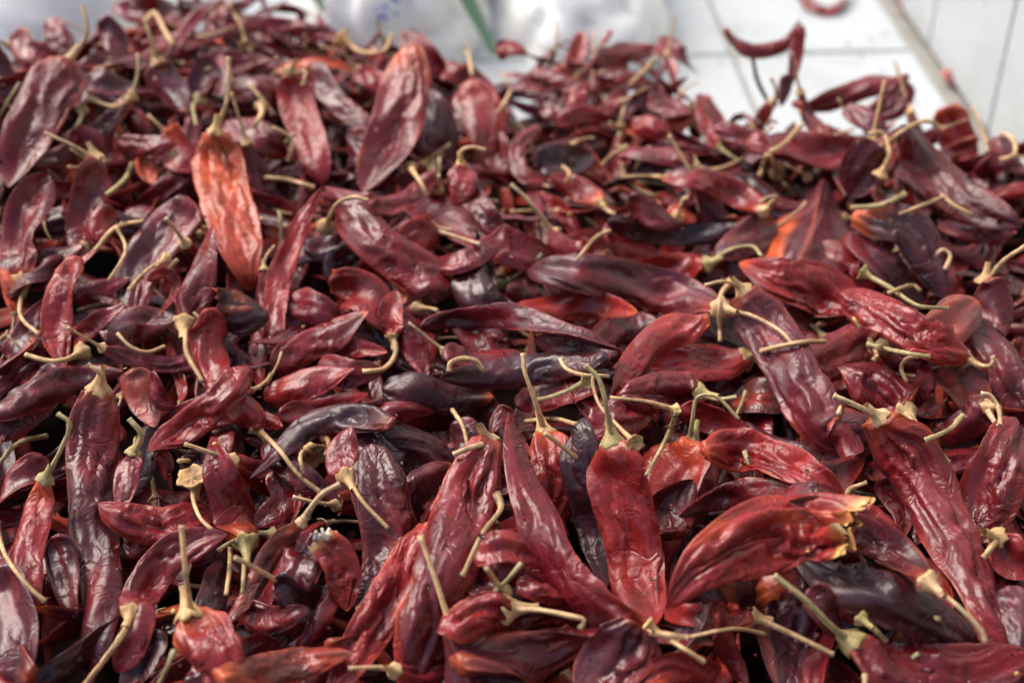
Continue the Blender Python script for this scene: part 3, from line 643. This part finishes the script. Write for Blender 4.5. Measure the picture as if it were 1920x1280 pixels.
# ------------------------------------------------------------------ objects
def mesh_obj(name, me, parent=None, loc=None):
    o = bpy.data.objects.new(name, me); col.objects.link(o)
    if parent is not None: o.parent = parent
    if loc is not None: o.location = loc
    return o
def empty(name, loc):
    o = bpy.data.objects.new(name, None); col.objects.link(o); o.location = [float(a) for a in loc]
    o.empty_display_size = .01; return o
def tag(o, label=None, cat=None, group=None, kind=None):
    if label: o['label'] = label
    if cat: o['category'] = cat
    if group: o['group'] = group
    if kind: o['kind'] = kind

# ------------------------------------------------------------------ filler pods: 22 kinds, each in a fine and a light version
NPROTO = 22
def make_proto(k, n, m):
    rs = np.random.RandomState(100+k)
    L = rs.uniform(.10, .155); wd = rs.uniform(.0135, .0235); bend = rs.uniform(-.9, .9); zb = rs.uniform(-.25, .25)
    t = np.linspace(0, 1, n); a = bend*(t-.5) + .35*bend*np.sin(t*5)
    dx = np.cos(a); dy = np.sin(a); C = np.stack([np.cumsum(dx), np.cumsum(dy), np.zeros(n)], 1)*(L/n)
    C -= C.mean(0); C[:, 2] = zb*L*((2*t-1)**2 - .3)
    tone = 'ddmmmrrbpmdnmrdmobpmdm'[k]; opts = ('G' if rs.rand() < .35 else '') + ('E' if rs.rand() < .3 else '') + ('T' if k in (6, 15) else '')
    roll = rs.uniform(-.8, .8) + rs.uniform(-.9, .9)*t
    Nv = np.stack([np.zeros(n), np.sin(roll), np.cos(roll)], 1)
    w = wd*width_profile(t, 100+k, opts)
    g = Geo(); pod(g, C, Nv, w, L, 100+k, tone, opts, m)
    parts = [('pod', g, SKIN)]
    if k % 3 != 2 and 'T' not in opts:
        T0 = unit(C[0]-C[1]); ns = max(6, n//4); s = np.linspace(0, 1, ns)[:, None]
        side = np.array([-T0[1], T0[0], rs.uniform(0, .35)]); ls = rs.uniform(.025, .045)
        S = C[0] + T0*s*ls + side*(s**2)*ls*rs.uniform(-.8, .8)
        cl = STEMC['G' if rs.rand() < .25 else 'L']*rs.uniform(.7, 1.05)
        g1 = Geo(); calyx(g1, C[0], T0, w[0]*.5, .0012, k, cl, 16 if n > 30 else 8)
        g2 = Geo(); tube(g2, S, .0012*(1+.7*np.exp(-s[:, 0]*5)), k, cl, 8 if n > 30 else 5)
        parts += [('calyx', g1, STALK), ('stalk', g2, STALK)]
    return parts, tone
PH = [make_proto(k, 64, 30) for k in range(NPROTO)]
PL = [make_proto(k, 22, 12) for k in range(NPROTO)]
PH_MESH = [[(nm, g.mesh(nm, [mt])) for nm, g, mt in p[0]] for p in PH]

rs = np.random.RandomState(11)
fill = []; MAXY = 1.62
def try_fill(count, lo, hi, y0, s0=.85, s1=1.1):
    for _ in range(count):
        x = rs.uniform(-.85, .85); y = rs.uniform(y0, 1.62)
        if abs(x) > .30 + .34*y: continue
        h = float(H(x, y))
        if h < .012: continue
        z = max(h - rs.uniform(lo, hi), .008)
        e = .03; gx = float(H(x+e, y)-H(x-e, y))/(2*e); gy = float(H(x, y+e)-H(x, y-e))/(2*e)
        gx, gy = np.clip([gx, gy], -.9, .9)
        N = unit(np.array([-gx, -gy, 1]) + rs.normal(0, .28, 3)*np.array([1, 1, .2]))
        yaw = rs.uniform(0, 2*np.pi); X = np.array([np.cos(yaw), np.sin(yaw), 0]); X = unit(X - N*(X@N)); Y = np.cross(N, X)
        R = np.stack([X, Y, N], 1)*rs.uniform(s0, s1)*(1 - .26*float(sm(y, .95, 1.3)))
        fill.append((rs.randint(NPROTO), R, np.array([x, y, z])))
try_fill(1500, .036, .060, .27); try_fill(1200, .020, .040, .27); try_fill(220, .014, .028, .36); try_fill(800, .004, .022, .95); try_fill(650, .002, .016, .66, .45, .75)
zb = ZB()
for i, (k, R, p) in enumerate(fill):
    for nm, g, mt in PH[k][0][:1]: zb.splat(g.verts()[::2] @ R.T + p, i, 1)
zb.fill()

# ------------------------------------------------------------------ the pods and stalks of the photograph, each set down where it lies
def pts(s): return np.array([[float(a) for a in q.split(',')] for q in s.split()]) if s.strip() else None
entries = []
for ln in DATA.strip().splitlines():
    L_, tone, w, a, b, o, lab = ln.split('|'); entries.append((int(L_), tone, float(w), pts(a), pts(b), o, lab))
entries.sort(key=lambda e: e[0])
VIEW = -FWD
def stem_curve(P0, s0, uv, zbuf, lift, n, r):
    q = resample(uv, n); t = np.linspace(0, 1, n)
    z = np.array([zbuf.sample(a[0], a[1], 8, 20) for a in q]) - r*1.2
    z = smooth1(z, 8)
    d = s0 - lift*np.sin(t*1.9)
    over = np.minimum(d, z*sm(t, 0, .35) + d*(1-sm(t, 0, .35)))
    d = np.maximum(over, s0-.045) if s0 is not None else over
    d = smooth1(d, 10); d = d + (s0 - d[0])*np.exp(-t*6)
    return at_depth(q[:, 0], q[:, 1], d)
heroes = []; later = []
for idx, (lay, tone, wpx, pp, sp, opts, label) in enumerate(entries):
    seed = 1000 + sum(ord(c)*(i+1) for i, c in enumerate(label)) % 90000
    r = np.random.RandomState(seed)
    if tone == 'S':
        n = 26; q = resample(pp, n)
        d = np.array([zb.sample(a[0], a[1], 9, 15) for a in q]); zo = re.search(r'Z([\d.]+)', opts)
        if zo: d[:] = float(zo.group(1))
        d = d*1.0; d = np.minimum(smooth1(d, 10), d+.004) - .003
        d = smooth1(d, 12) - .004 - .006*np.sin(np.linspace(0, 2.6, n))
        C = at_depth(q[:, 0], q[:, 1], d)
        cl = STEMC['K' if 'K' in opts else 'G' if 'G' in opts else 'L']*r.uniform(.85, 1.12)
        rad = (.0021 if 'K' in opts else .00145)*(1 + .15*r.randn())*.88*np.clip(d/.9, .85, 1.3)
        g2 = Geo(); t = np.linspace(0, 1, n); tube(g2, C, rad*(1 + (.9 if wpx else .1)*np.exp(-t*7)), seed, cl)
        base = C.mean(0); e = empty('chili_stalk', base); tag(e, label, 'stalk', 'loose stalks lying on the chili heap')
        mesh_obj('stalk', g2.mesh('stalk', [STALK], base), e)
        zb.splat(C, 9000+idx, 1)
        if wpx:
            rc = wpx*d[0]/F_PX*(1.05 if wpx >= 26 else .85); g1 = Geo()
            ax = unit(C[3]-C[0]) + (VIEW*-1.2 if wpx >= 26 else VIEW*-.15)
            calyx(g1, C[0] + (VIEW*rc*.2), ax, rc, float(rad[0]), seed, cl*np.array([1.0, .95, .82]), closed=True)
            mesh_obj('calyx', g1.mesh('calyx', [STALK], base), e); zb.splat(g1.verts(), 9000+idx, 1)
        continue
    if label.startswith('dull red right flank'): continue
    if label.startswith('glossy tent'):
        rows = 44
        EL = resample([(1534,338),(1492,385),(1452,418),(1430,452),(1432,500),(1452,540)], rows); ER = resample([(1545,336),(1536,375),(1524,415),(1510,460),(1498,500),(1492,540)], rows)
        FR = resample([(1547,337),(1574,372),(1602,420),(1632,468),(1646,500),(1630,570)], rows)
        d0 = np.array([zb.sample(a[0], a[1], 30, 20) for a in ER]); dr = smooth1(np.linspace(d0[0], d0[-1], rows)*.5+.5*smooth1(d0, 20), 10) - .022
        g = Geo(); o_ = 3.7; rw = np.linspace(0, 6, rows); ER = ER + np.stack([5*noise(rw, 1.5, 2.5), 0*rw], 1); EL = EL + np.stack([7*noise(rw*1.3, 3.5, 2.5), 0*rw], 1); FR = FR + np.stack([9*noise(rw*1.3, 8.5, 2.5), 0*rw], 1)
        for A, B, side in ((EL, ER, 0), (ER, FR, 1)):
            mcols = 30; s_ = np.linspace(0, 1, mcols)[None, :, None]; uv = A[:, None]*(1-s_) + B[:, None]*s_
            s2 = s_[..., 0]; tt_ = np.linspace(0, 1, rows)[:, None]
            f = (1-s2) if side == 0 else s2
            dep = dr[:, None] + .040*f - .004*np.sin(np.pi*f) + .003*noise(tt_*3+o_, s2*2, side) + .0030*np.minimum(np.abs(noise(tt_*2.2+o_, s2*2.0+tt_, 5+side))/.3, 1) - .004*np.abs(f)**6*np.sin(tt_*9+side)
            P = at_depth(uv[..., 0], uv[..., 1], dep)
            fl = lin((214, 92, 44)); mr = lin((84, 24, 30)); pk = lin((120, 56, 60))
            k = (sm(.62-s2 + .25*noise(tt_*2.5, s2*3, 1), 0, .35)*sm(tt_, .3, .5) if side == 0 else 0*s2*tt_)[..., None]*1.0
            k2 = (sm(noise(tt_*2.2, s2*1.5, 4), -.1, .3)*(.6 if side == 0 else .1))[..., None]
            cc = (mr*(1-k2)+pk*k2)*(1-k) + fl*k
            eg = np.exp(-((1-s2)/.04)**2)[..., None]*.6 if side == 0 else np.exp(-(s2/.04)**2)[..., None]*.6
            cc = cc*(1-eg) + lin((190, 90, 60))*eg
            i_, j_ = np.meshgrid(np.arange(rows-1), np.arange(mcols-1), indexing='ij'); a_ = i_*mcols+j_
            qd = np.stack([a_, a_+mcols, a_+mcols+1, a_+1], -1).reshape(-1, 4)
            g.add(P.reshape(-1, 3), cc.reshape(-1, 3), qd)
            g.add((P - VIEW*.0011).reshape(-1, 3), cc.reshape(-1, 3), qd[:, ::-1])
        base = g.verts().mean(0); e = empty('dried_chili', base); tag(e, label, 'dried chili', 'dried chilies piled in the heap')
        mesh_obj('pod', g.mesh('pod', [SKIN], base), e); zb.splat(g.verts(), 5000+idx, 1); heroes.append((label, ER.mean(0), e)); continue
    v_near = pp[:, 1].mean() > 480
    Lpx = np.linalg.norm(np.diff(pp, axis=0), axis=1).sum()
    n = int(np.clip(Lpx/4.2, 44, 120)); m = int(np.clip(wpx/2.1, 26, 48))
    if v_near and lay >= 2: n = int(np.clip(Lpx/3.0, 60, 150)); m = int(np.clip(wpx/1.7, 32, 60))
    q = resample(pp, n); t = np.linspace(0, 1, n)
    prof = width_profile(t, seed, opts)
    d0 = np.array([zb.sample(a[0], a[1], max(6, .42*wpx*p), 12) for a, p in zip(q, prof)])
    if q[:, 1].min() > np.interp(q[:, 0].mean(), EDGE_U, EDGE_V) - 45:      # lies on the heap, not on the floor behind it
        pc = at_z(q[:, 0], q[:, 1], .095)
        for _ in range(3): pc = at_z(q[:, 0], q[:, 1], .095 + .9*mound(pc[:, 0], pc[:, 1]))
        d0 = np.minimum(d0, project(pc)[2])
    zo = re.search(r'Z([\d.]+)', opts)
    if zo: d0[:] = float(zo.group(1))
    dm = float(np.median(d0)); wm = wpx*dm/F_PX
    ds = smooth1(d0, 30); lo, hi = np.percentile(ds, [10, 90]); ds = np.clip(ds, lo-.02, hi+.02)
    d = np.polyval(np.polyfit(t, ds, 3 if Lpx > 160 else 2), t)          # a dried pod is stiff: it bridges what it lies on
    d = d - .75*np.percentile(np.maximum(d - d0, 0), 92)
    Lm = Lpx*dm/F_PX; rg = d.max()-d.min(); d = d.mean() + (d-d.mean())*min(1, .55*Lm/max(rg, 1e-6))
    d = d - wm*.10
    C = at_depth(q[:, 0], q[:, 1], d)
    T = unit(np.gradient(C, axis=0))
    roll = r.uniform(-.35, .35) + (r.uniform(-.45, .45) if r.rand() < .65 else r.choice([-1, 1])*r.uniform(.7, 1.1))*(t-.5)*2 + .15*np.sin(t*7+r.uniform(0, 6))
    N0 = unit(VIEW*.75 + np.array([0, 0, .45]))
    if 'W' in opts: roll = roll*.25
    Wv = unit(np.cross(T, N0)); N0 = np.cross(Wv, T)
    Nv = N0*np.cos(roll)[:, None] + Wv*np.sin(roll)[:, None]
    W2 = unit(np.cross(T, Nv)); vis = np.clip(np.linalg.norm(W2 - (W2@VIEW)[:, None]*VIEW, axis=1), .78, 1)
    w = wpx*prof*d/F_PX/vis
    L = np.linalg.norm(np.diff(C, axis=0), axis=1).sum()
    g = Geo(); pod(g, C, Nv, w, L, seed, tone, opts, m)
    base = C.mean(0); base = np.array([base[0], base[1], base[2]-wm*.3])
    e = empty('dried_chili', base); tag(e, label, 'dried chili', 'dried chilies piled in the heap')
    mesh_obj('pod', g.mesh('pod', [SKIN], base), e)
    zb.splat(g.verts(), 5000+idx, 1)
    heroes.append((label, q.mean(0), e))
    if sp is not None: later.append((sp, q, d, C, w, e, base, seed, label, opts, idx))
    if label.startswith('curled orange husk'):
        g3 = Geo(); rr = np.random.RandomState(4)
        for k in range(6):
            tip = C[0] + UPV*rr.uniform(.002, .0065) + RGT*rr.uniform(-.005, .004) + VIEW*rr.uniform(0, .003)
            st0 = C[0] + RGT*rr.uniform(-.004, .004); s_ = np.linspace(0, 1, 7)[:, None]
            tube(g3, st0*(1-s_) + tip*s_ + VIEW*.002*np.sin(s_*3), .0016*(1-.6*s_[:, 0]), k, lin((236, 226, 204)), 6)
        mesh_obj('shred', g3.mesh('shred', [STALK], base), e)

# stalks and caps go on once every pod lies in place
for sp, q, d, C, w, e, base, seed, label, opts, idx in later:
    r = np.random.RandomState(seed+1)
    cl = STEMC['L' if r.rand() < .6 else '']*r.uniform(.88, 1.12)
    if 'green' in label: cl = STEMC['G']*r.uniform(.9, 1.15)
    rs_ = .00135*(1+.12*r.randn())
    S = stem_curve(C[0], d[0], np.vstack([q[:1], sp[1:]]) if len(sp) > 1 else sp, zb, .014, 30, rs_)
    ts = np.linspace(0, 1, 30)
    g2 = Geo(); tube(g2, S, rs_*(1 + 1.0*np.exp(-ts*8)), seed, cl)
    rc = min(max(w[0]*.55, .0046), .0080) if 'B' in opts else min(max(w[0]*.46, .0036), .0064)
    ax = unit(unit(S[3]-S[0]) + .8*unit(C[0]-C[4]))
    g1 = Geo(); calyx(g1, C[0] + unit(C[0]-C[4])*.22*rc + VIEW*.12*rc, ax, rc, rs_*1.4, seed, cl*np.array([.97, .95, .84]))
    mesh_obj('calyx', g1.mesh('calyx', [STALK], base), e); mesh_obj('stalk', g2.mesh('stalk', [STALK], base), e)
    zb.splat(g2.verts(), 5000+idx, 1); zb.splat(g1.verts(), 5000+idx, 1)

# ------------------------------------------------------------------ which of the fillers show most: those become things of their own
vis_id = zb.id[40:-40, 40:-40]
ids, cnt = np.unique(vis_id[(vis_id >= 0) & (vis_id < 5000)], return_counts=True)
order = ids[np.argsort(-cnt)]; counts = dict(zip(ids.tolist(), cnt.tolist()))
KEEP = max(0, 300 - len(heroes)); chosen = [int(i) for i in order[:KEEP]]
print('heroes', len(heroes), 'fillers', len(fill), 'visible fillers', len(ids), 'largest', [int(counts[i]) for i in chosen[:5]], 'last', counts[chosen[-1]] if chosen else 0)
TN = {'d': 'dark wine', 'm': 'maroon', 'r': 'red', 'o': 'orange-red', 'b': 'blackish', 'p': 'plum-grey', 'n': 'brownish'}
used = set(e[-1] for e in entries)
hp = np.array([h[1] for h in heroes])
def short(lab):
    wds = lab.replace(',', '').split(); stop = ('with', 'lying', 'in', 'at', 'behind', 'right', 'left', 'under', 'below', 'above', 'beside', 'beneath', 'hanging', 'slanting', 'running', 'pointing', 'against', 'among', 'leaning', 'standing')
    out = []
    for i, w_ in enumerate(wds):
        if w_ in stop and i > 2: break
        out.append(w_)
    return ' '.join(out[:6])
shorts = [short(h[0]) for h in heroes]; uniq = [shorts.count(s) == 1 and len(s.split()) >= 3 for s in shorts]
def row(v): return 'back' if v < 300 else 'upper' if v < 520 else 'middle' if v < 800 else 'lower' if v < 1050 else 'front'
for i in chosen:
    k, R, p = fill[i]; ii, jj = np.nonzero(vis_id == i); c = np.array([jj.mean()*ZS, ii.mean()*ZS])
    dd = np.linalg.norm(hp - c, axis=1); lab = None
    for h in np.argsort(dd)[:12]:
        if not uniq[h]: continue
        dx, dy = c - hp[h]
        ang = math.degrees(math.atan2(-dy, dx)) % 360
        dr = ['right of', 'up and right of', 'above', 'up and left of', 'left of', 'down and left of', 'below', 'down and right of'][int((ang+22.5)//45) % 8]
        cand = 'half-buried %s chili just %s the %s' % (TN[PH[k][1]], dr, shorts[h])
        if cand not in used: lab = cand; break
    if lab is None: continue
    used.add(lab)
    e = empty('dried_chili', p); tag(e, lab, 'dried chili', 'dried chilies piled in the heap')
    from mathutils import Matrix
    M = Matrix(R.tolist()).to_4x4(); M.translation = Vector(p.tolist()); e.matrix_world = M
    for nm, me in PH_MESH[k]: mesh_obj(nm, me, e)
cs = set(chosen)
G1 = Geo(); G2 = Geo()
for i, (k, R, p) in enumerate(fill):
    if i in cs: continue
    src = PH if counts.get(i, 0) > 60 else PL
    for nm, g, mt in src[k][0]:
        G = G1 if mt is SKIN else G2
        G.add(g.verts() @ R.T + p, np.concatenate(g.c), np.concatenate(g.q) if g.q else None, np.concatenate(g.t) if g.t else None)
for G, mt, nm, lb, ct_ in ((G1, SKIN, 'buried_chilies', 'mass of dark dried chilies filling the heap under the top ones', 'dried chilies'), (G2, STALK, 'buried_stalks', 'straw-coloured stalks mixed through the depth of the heap', 'stalks')):
    o = mesh_obj(nm, G.mesh(nm, [mt])); tag(o, lb, ct_, kind='stuff'); print(nm, G.n)

# added near-black core: darkens gaps, so that no light comes up from below
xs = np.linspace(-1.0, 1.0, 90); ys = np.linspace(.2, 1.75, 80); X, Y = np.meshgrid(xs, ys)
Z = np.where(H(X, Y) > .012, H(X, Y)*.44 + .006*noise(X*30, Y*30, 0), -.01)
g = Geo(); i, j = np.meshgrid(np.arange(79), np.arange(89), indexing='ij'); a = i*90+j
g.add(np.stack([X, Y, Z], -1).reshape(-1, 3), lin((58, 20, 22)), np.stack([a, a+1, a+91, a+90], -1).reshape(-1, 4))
UNDERLAY, n_, l_, b_ = new_mat('underlay'); b_.inputs['Base Color'].default_value = (.022, .006, .006, 1); set_in(b_, Roughness=.8, IOR=1.3)
o = mesh_obj('heap_underlay', g.mesh('heap_underlay', [UNDERLAY])); tag(o, 'dark litter sheet added inside the heap, closing gaps between the chilies', 'chili litter', kind='stuff')
# ------------------------------------------------------------------ white tiled floor and wall in the corner behind the heap
def tile_material(name, c, dirt):
    m, n, l, b = new_mat(name); tc = n.new('ShaderNodeTexCoord'); ob = tc.outputs['Object']
    geo_ = n.new('ShaderNodeNewGeometry')
    a = noise_node(n, l, 6, 5, .6, geo_.outputs['Position'], .4); mx = n.new('ShaderNodeMix'); mx.data_type = 'RGBA'
    l.new(rng_node(n, l, a.outputs[0], .5, .8, 0, dirt), mx.inputs['Factor'])
    mx.inputs['A'].default_value = (*c, 1); mx.inputs['B'].default_value = (c[0]*.6, c[1]*.57, c[2]*.5, 1)
    l.new(mx.outputs['Result'], b.inputs['Base Color']); set_in(b, Roughness=.28)
    l.new(rng_node(n, l, noise_node(n, l, 30, 3, .5, ob).outputs[0], .3, .7, .2, .45), b.inputs['Roughness'])
    return m
def box(name, lo, hi, mat, parent=None, bevel=.0015, rot=None, loc=(0, 0, 0)):
    import bmesh
    bm = bmesh.new(); bmesh.ops.create_cube(bm, size=1)
    for v in bm.verts: v.co = Vector([lo[k] + (hi[k]-lo[k])*(v.co[k]+.5) for k in range(3)])
    if bevel: bmesh.ops.bevel(bm, geom=bm.edges[:], offset=bevel, segments=1, affect='EDGES')
    me = bpy.data.meshes.new(name); bm.to_mesh(me); bm.free(); me.materials.append(mat)
    return mesh_obj(name, me, parent, loc)
TILE = tile_material('white_tile', (.47, .50, .51), .7); WTILE = tile_material('wall_tile', (.46, .49, .49), .6)
GROUT = tile_material('grout', (.29, .28, .25), .8)
ROT = math.radians(3.2)                                   # the tile grid is turned a little
seam = at_z(1690, 0, 0.0); ox, oy = float(seam[0]), 1.487
floor = box('floor', (-3, -3, -.05), (0, 3, -.0025), GROUT, bevel=0, loc=(ox+.004, oy, 0)); floor.rotation_euler.z = ROT
tag(floor, 'floor of square white glazed tiles with dirty grout', None, kind='structure')
TS = .205; proto = None
for i in range(-8, 0):
    for j in range(-5, 4):
        if proto is None: o = proto = box('tile', (.003, .003, -.012), (TS-.003, TS-.003, .0), TILE, floor)
        else: o = proto.copy(); col.objects.link(o)
        o.location = (i*TS - .022, j*TS, 0)
wall = box('wall', (.0, -3, -.05), (.3, 3, 1.3), GROUT, bevel=0, loc=(ox+.006, oy, 0)); wall.rotation_euler.z = ROT
tag(wall, 'low white tiled wall rising behind the right side of the heap', 'wall')
wp = None
for j in range(-5, 4):
    for k in range(0, 3):
        if wp is None: o = wp = box('tile', (-.008, .002, .004), (-.0005, TS-.002, .26), WTILE, wall)
        else: o = wp.copy(); col.objects.link(o)
        o.location = (0, j*TS, k*.262)

# ------------------------------------------------------------------ white woven sacks behind the heap
def sack_material(name, c, streak):
    m, n, l, b = new_mat(name); tc = n.new('ShaderNodeTexCoord'); ob = tc.outputs['Object']
    a = noise_node(n, l, 9, 4, .6, ob, 1.2)
    mx = n.new('ShaderNodeMix'); mx.data_type = 'RGBA'; l.new(rng_node(n, l, a.outputs[0], .45, .75, 0, streak), mx.inputs['Factor'])
    mx.inputs['A'].default_value = (*c, 1); mx.inputs['B'].default_value = (c[0]*.62, c[1]*.60, c[2]*.60, 1)
    l.new(mx.outputs['Result'], b.inputs['Base Color']); set_in(b, Roughness=.42)
    wv = n.new('ShaderNodeTexWave'); wv.inputs['Scale'].default_value = 190; l.new(ob, wv.inputs['Vector'])
    bp = n.new('ShaderNodeBump'); bp.inputs['Strength'].default_value = .25; bp.inputs['Distance'].default_value = .0006
    l.new(wv.outputs[0], bp.inputs['Height']); l.new(bp.outputs[0], b.inputs['Normal'])
    return m
SACK = sack_material('sack_weave', (.88, .88, .84), .3)
def sack(label, cx, cy, rx, ry, hz, seed, mat=SACK, yaw=0.0, z0=0.0, extra=None):
    n, m = 44, 88; th = 2*np.pi*np.arange(m)/m; ph = np.linspace(.02, np.pi-.02, n)[:, None]
    sgn = lambda v, p: np.sign(v)*np.abs(v)**p
    x = sgn(np.sin(ph), .9)*sgn(np.cos(th)[None], .8); y = sgn(np.sin(ph), .9)*sgn(np.sin(th)[None], .85); z = np.cos(ph)*np.ones((1, m))
    f = 1 + .10*noise(x*1.3+seed, y*1.3, z*1.3) - .06*np.exp(-(np.abs(noise(x*1.5+seed*2, y*1.5, z*1.8))/.10)**1.2) - .03*np.exp(-(np.abs(noise(x*3.5+seed, y*3.5, z*4))/.14)**1.2)
    P = np.stack([x*rx*f, y*ry*f, np.maximum(z, -.05)*f*hz], -1)
    c, s = math.cos(yaw), math.sin(yaw); P = P @ np.array([[c, s, 0], [-s, c, 0], [0, 0, 1]]); 
    g = Geo(); g.add(P.reshape(-1, 3), (1, 1, 1), grid_quads(n, m))
    e = empty('sack', (cx, cy, z0)); tag(e, label, 'sack', 'white sacks behind the heap')
    mesh_obj('sack_body', g.mesh('sack_body', [mat]), e)
    return e, P
def up_to(u, v, y):      # point on the vertical plane at distance y seen at pixel u, v
    r = ray(u, v); return CAM + r*(y/r[1])

from mathutils.bvhtree import BVHTree
e1, P1 = sack('white woven sack with blue print slumped behind the heap, left of the green strap', -.135, 1.67, .13, .26, .17, 3.1)
e2, P2 = sack('creased white sack behind the heap, between the green strap and the white tiles', .068, 1.67, .11, .26, .15, 8.4, yaw=.1)
e3, P3 = sack('pale grey-white sack behind the top left corner of the heap', -.60, 1.68, .24, .30, .22, 5.7)
# blue print on the woven sack
BLUE, n_, l_, b_ = new_mat('blue_print'); set_in(b_, Roughness=.45); b_.inputs['Base Color'].default_value = (.09, .19, .62, 1)
def print_on(e, P, strokes, wpx, mat, name):
    n, m = P.shape[:2]; V = P.reshape(-1, 3) + np.array(e.location); bv = BVHTree.FromPolygons(V.tolist(), grid_quads(n, m).tolist())
    g = Geo()
    for st in strokes:
        q = resample(st, 26); T = unit(np.gradient(q, axis=0)); Nn = np.stack([-T[:, 1], T[:, 0]], 1)
        cols_ = []
        for s_ in np.linspace(-1, 1, 5):
            pr = q + Nn*s_*wpx*.5*(1-.5*np.abs(np.linspace(-1, 1, 26))**3)[:, None]; row_ = []
            for u, v in pr:
                d = unit(ray(u, v)); h = bv.ray_cast(Vector(CAM), Vector(d))
                if h[0] is None: row_ = None; break
                row_.append(np.array(h[0]) - d*.0006)
            if row_ is None: break
            cols_.append(row_)
        if row_ is None: continue
        A = np.array(cols_).transpose(1, 0, 2); i_, j_ = np.meshgrid(np.arange(25), np.arange(4), indexing='ij'); a_ = i_*5+j_
        g.add(A.reshape(-1, 3), (0, 0, 1), np.stack([a_, a_+1, a_+6, a_+5], -1).reshape(-1, 4))
    if g.n: mesh_obj(name, g.mesh(name, [mat], np.array(e.location)), e)
    else: print('print missed')
print_on(e1, P1, [[(728, -16), (738, -4), (748, 6)], [(700, 18), (712, 13), (730, 17), (746, 30)], [(704, 20), (715, 30), (735, 36), (746, 32)], [(690, -14), (700, -10), (712, -6)]], 8, BLUE, 'print_mark')
# green straps
GREEN, n_, l_, b_ = new_mat('green_strap'); set_in(b_, Roughness=.5); b_.inputs['Base Color'].default_value = (.012, .065, .022, 1)
def strap(label, uv, y0, y1, wd, back):
    q = resample(uv, 24); ys = np.linspace(y0, y1, 24); C = np.array([up_to(u, v, y) for (u, v), y in zip(q, ys)])
    g = Geo(); t = np.linspace(0, 1, 24); m = 12; th = 2*np.pi*np.arange(m)/m
    T = unit(np.gradient(C, axis=0)); N = unit(np.cross(T, np.array([.3, -1, .1]))); B = np.cross(N, T)
    w = wd*(.8+.25*np.sin(t*5))[:, None]
    P = C[:, None] + N[:, None]*(w*np.cos(th))[..., None] + B[:, None]*(w*.22*np.sin(th) + w*.25*np.cos(th)**2)[..., None]
    g.add(P.reshape(-1, 3), (0, 1, 0), grid_quads(24, m)); o = mesh_obj('strap', g.mesh('strap', [GREEN])); tag(o, label, 'strap', 'green straps of the sacks')
strap('dark green strap hanging between the two white sacks at the top centre', [(862, -30), (880, 10), (900, 50), (925, 100)], 1.50, 1.36, .0085, 0)
strap('short green strap end beside the left edge of the blue-printed sack', [(588, -20), (597, 0), (606, 22)], 1.46, 1.43, .006, 0)

# small flakes of broken skin and a few seeds caught in the heap and strewn on the tiles
rs = np.random.RandomState(3); G1 = Geo(); G2 = Geo()
for k in range(210):
    u, v = rs.uniform(-60, 1980), rs.uniform(60, 1330)
    if k < 50: u, v = rs.uniform(1230, 1800), rs.uniform(-20, 260)
    d = zb.sample(u, v, 6, 40) - .003; p = at_depth(np.array(u), np.array(v), np.array(d))
    if p[2] < .004 or k < 50: p = at_z(np.array(u), np.array(v), .003)
    a = rs.uniform(.0009, .0024); th = 2*np.pi*np.arange(7)/7; rr_ = a*rs.uniform(.6, 1.3, 7)
    A = unit(rs.normal(size=3)*np.array([1, 1, .4])); B = unit(np.cross(A, unit(np.array([rs.normal()*.4, rs.normal()*.4-.3, 1])))); N_ = np.cross(A, B)
    if k % 8:
        top = p + A*(rr_*np.cos(th))[:, None] + B*(rr_*np.sin(th)*.7)[:, None] + N_*(a*.25*np.cos(2*th))[:, None]
        cdk = lin([(150, 40, 30), (110, 30, 30), (130, 40, 30), (70, 25, 25)][k % 4])*.7
        G1.add(np.vstack([top, top - N_*.0004, [p], [p - N_*.0004]]), cdk, [[i_, (i_+1) % 7, (i_+1) % 7+7, i_+7] for i_ in range(7)], [[14, i_, (i_+1) % 7] for i_ in range(7)] + [[15, (i_+1) % 7+7, i_+7] for i_ in range(7)])
    else:
        s_ = .0016; top = p + A*(s_*np.cos(th))[:, None] + B*(s_*.8*np.sin(th))[:, None]
        G2.add(np.vstack([top, [p + N_*.0005], [p - N_*.0005]]), lin((214, 176, 110)), None, [[7, i_, (i_+1) % 7] for i_ in range(7)] + [[8, (i_+1) % 7, i_] for i_ in range(7)])
o = mesh_obj('skin_flakes', G1.mesh('skin_flakes', [SKIN])); tag(o, 'small broken flakes of red chili skin scattered over the heap and tiles', 'flakes', kind='stuff')
o = mesh_obj('chili_seeds', G2.mesh('chili_seeds', [STALK])); tag(o, 'small pale flat seeds scattered over the heap', 'seeds', kind='stuff')
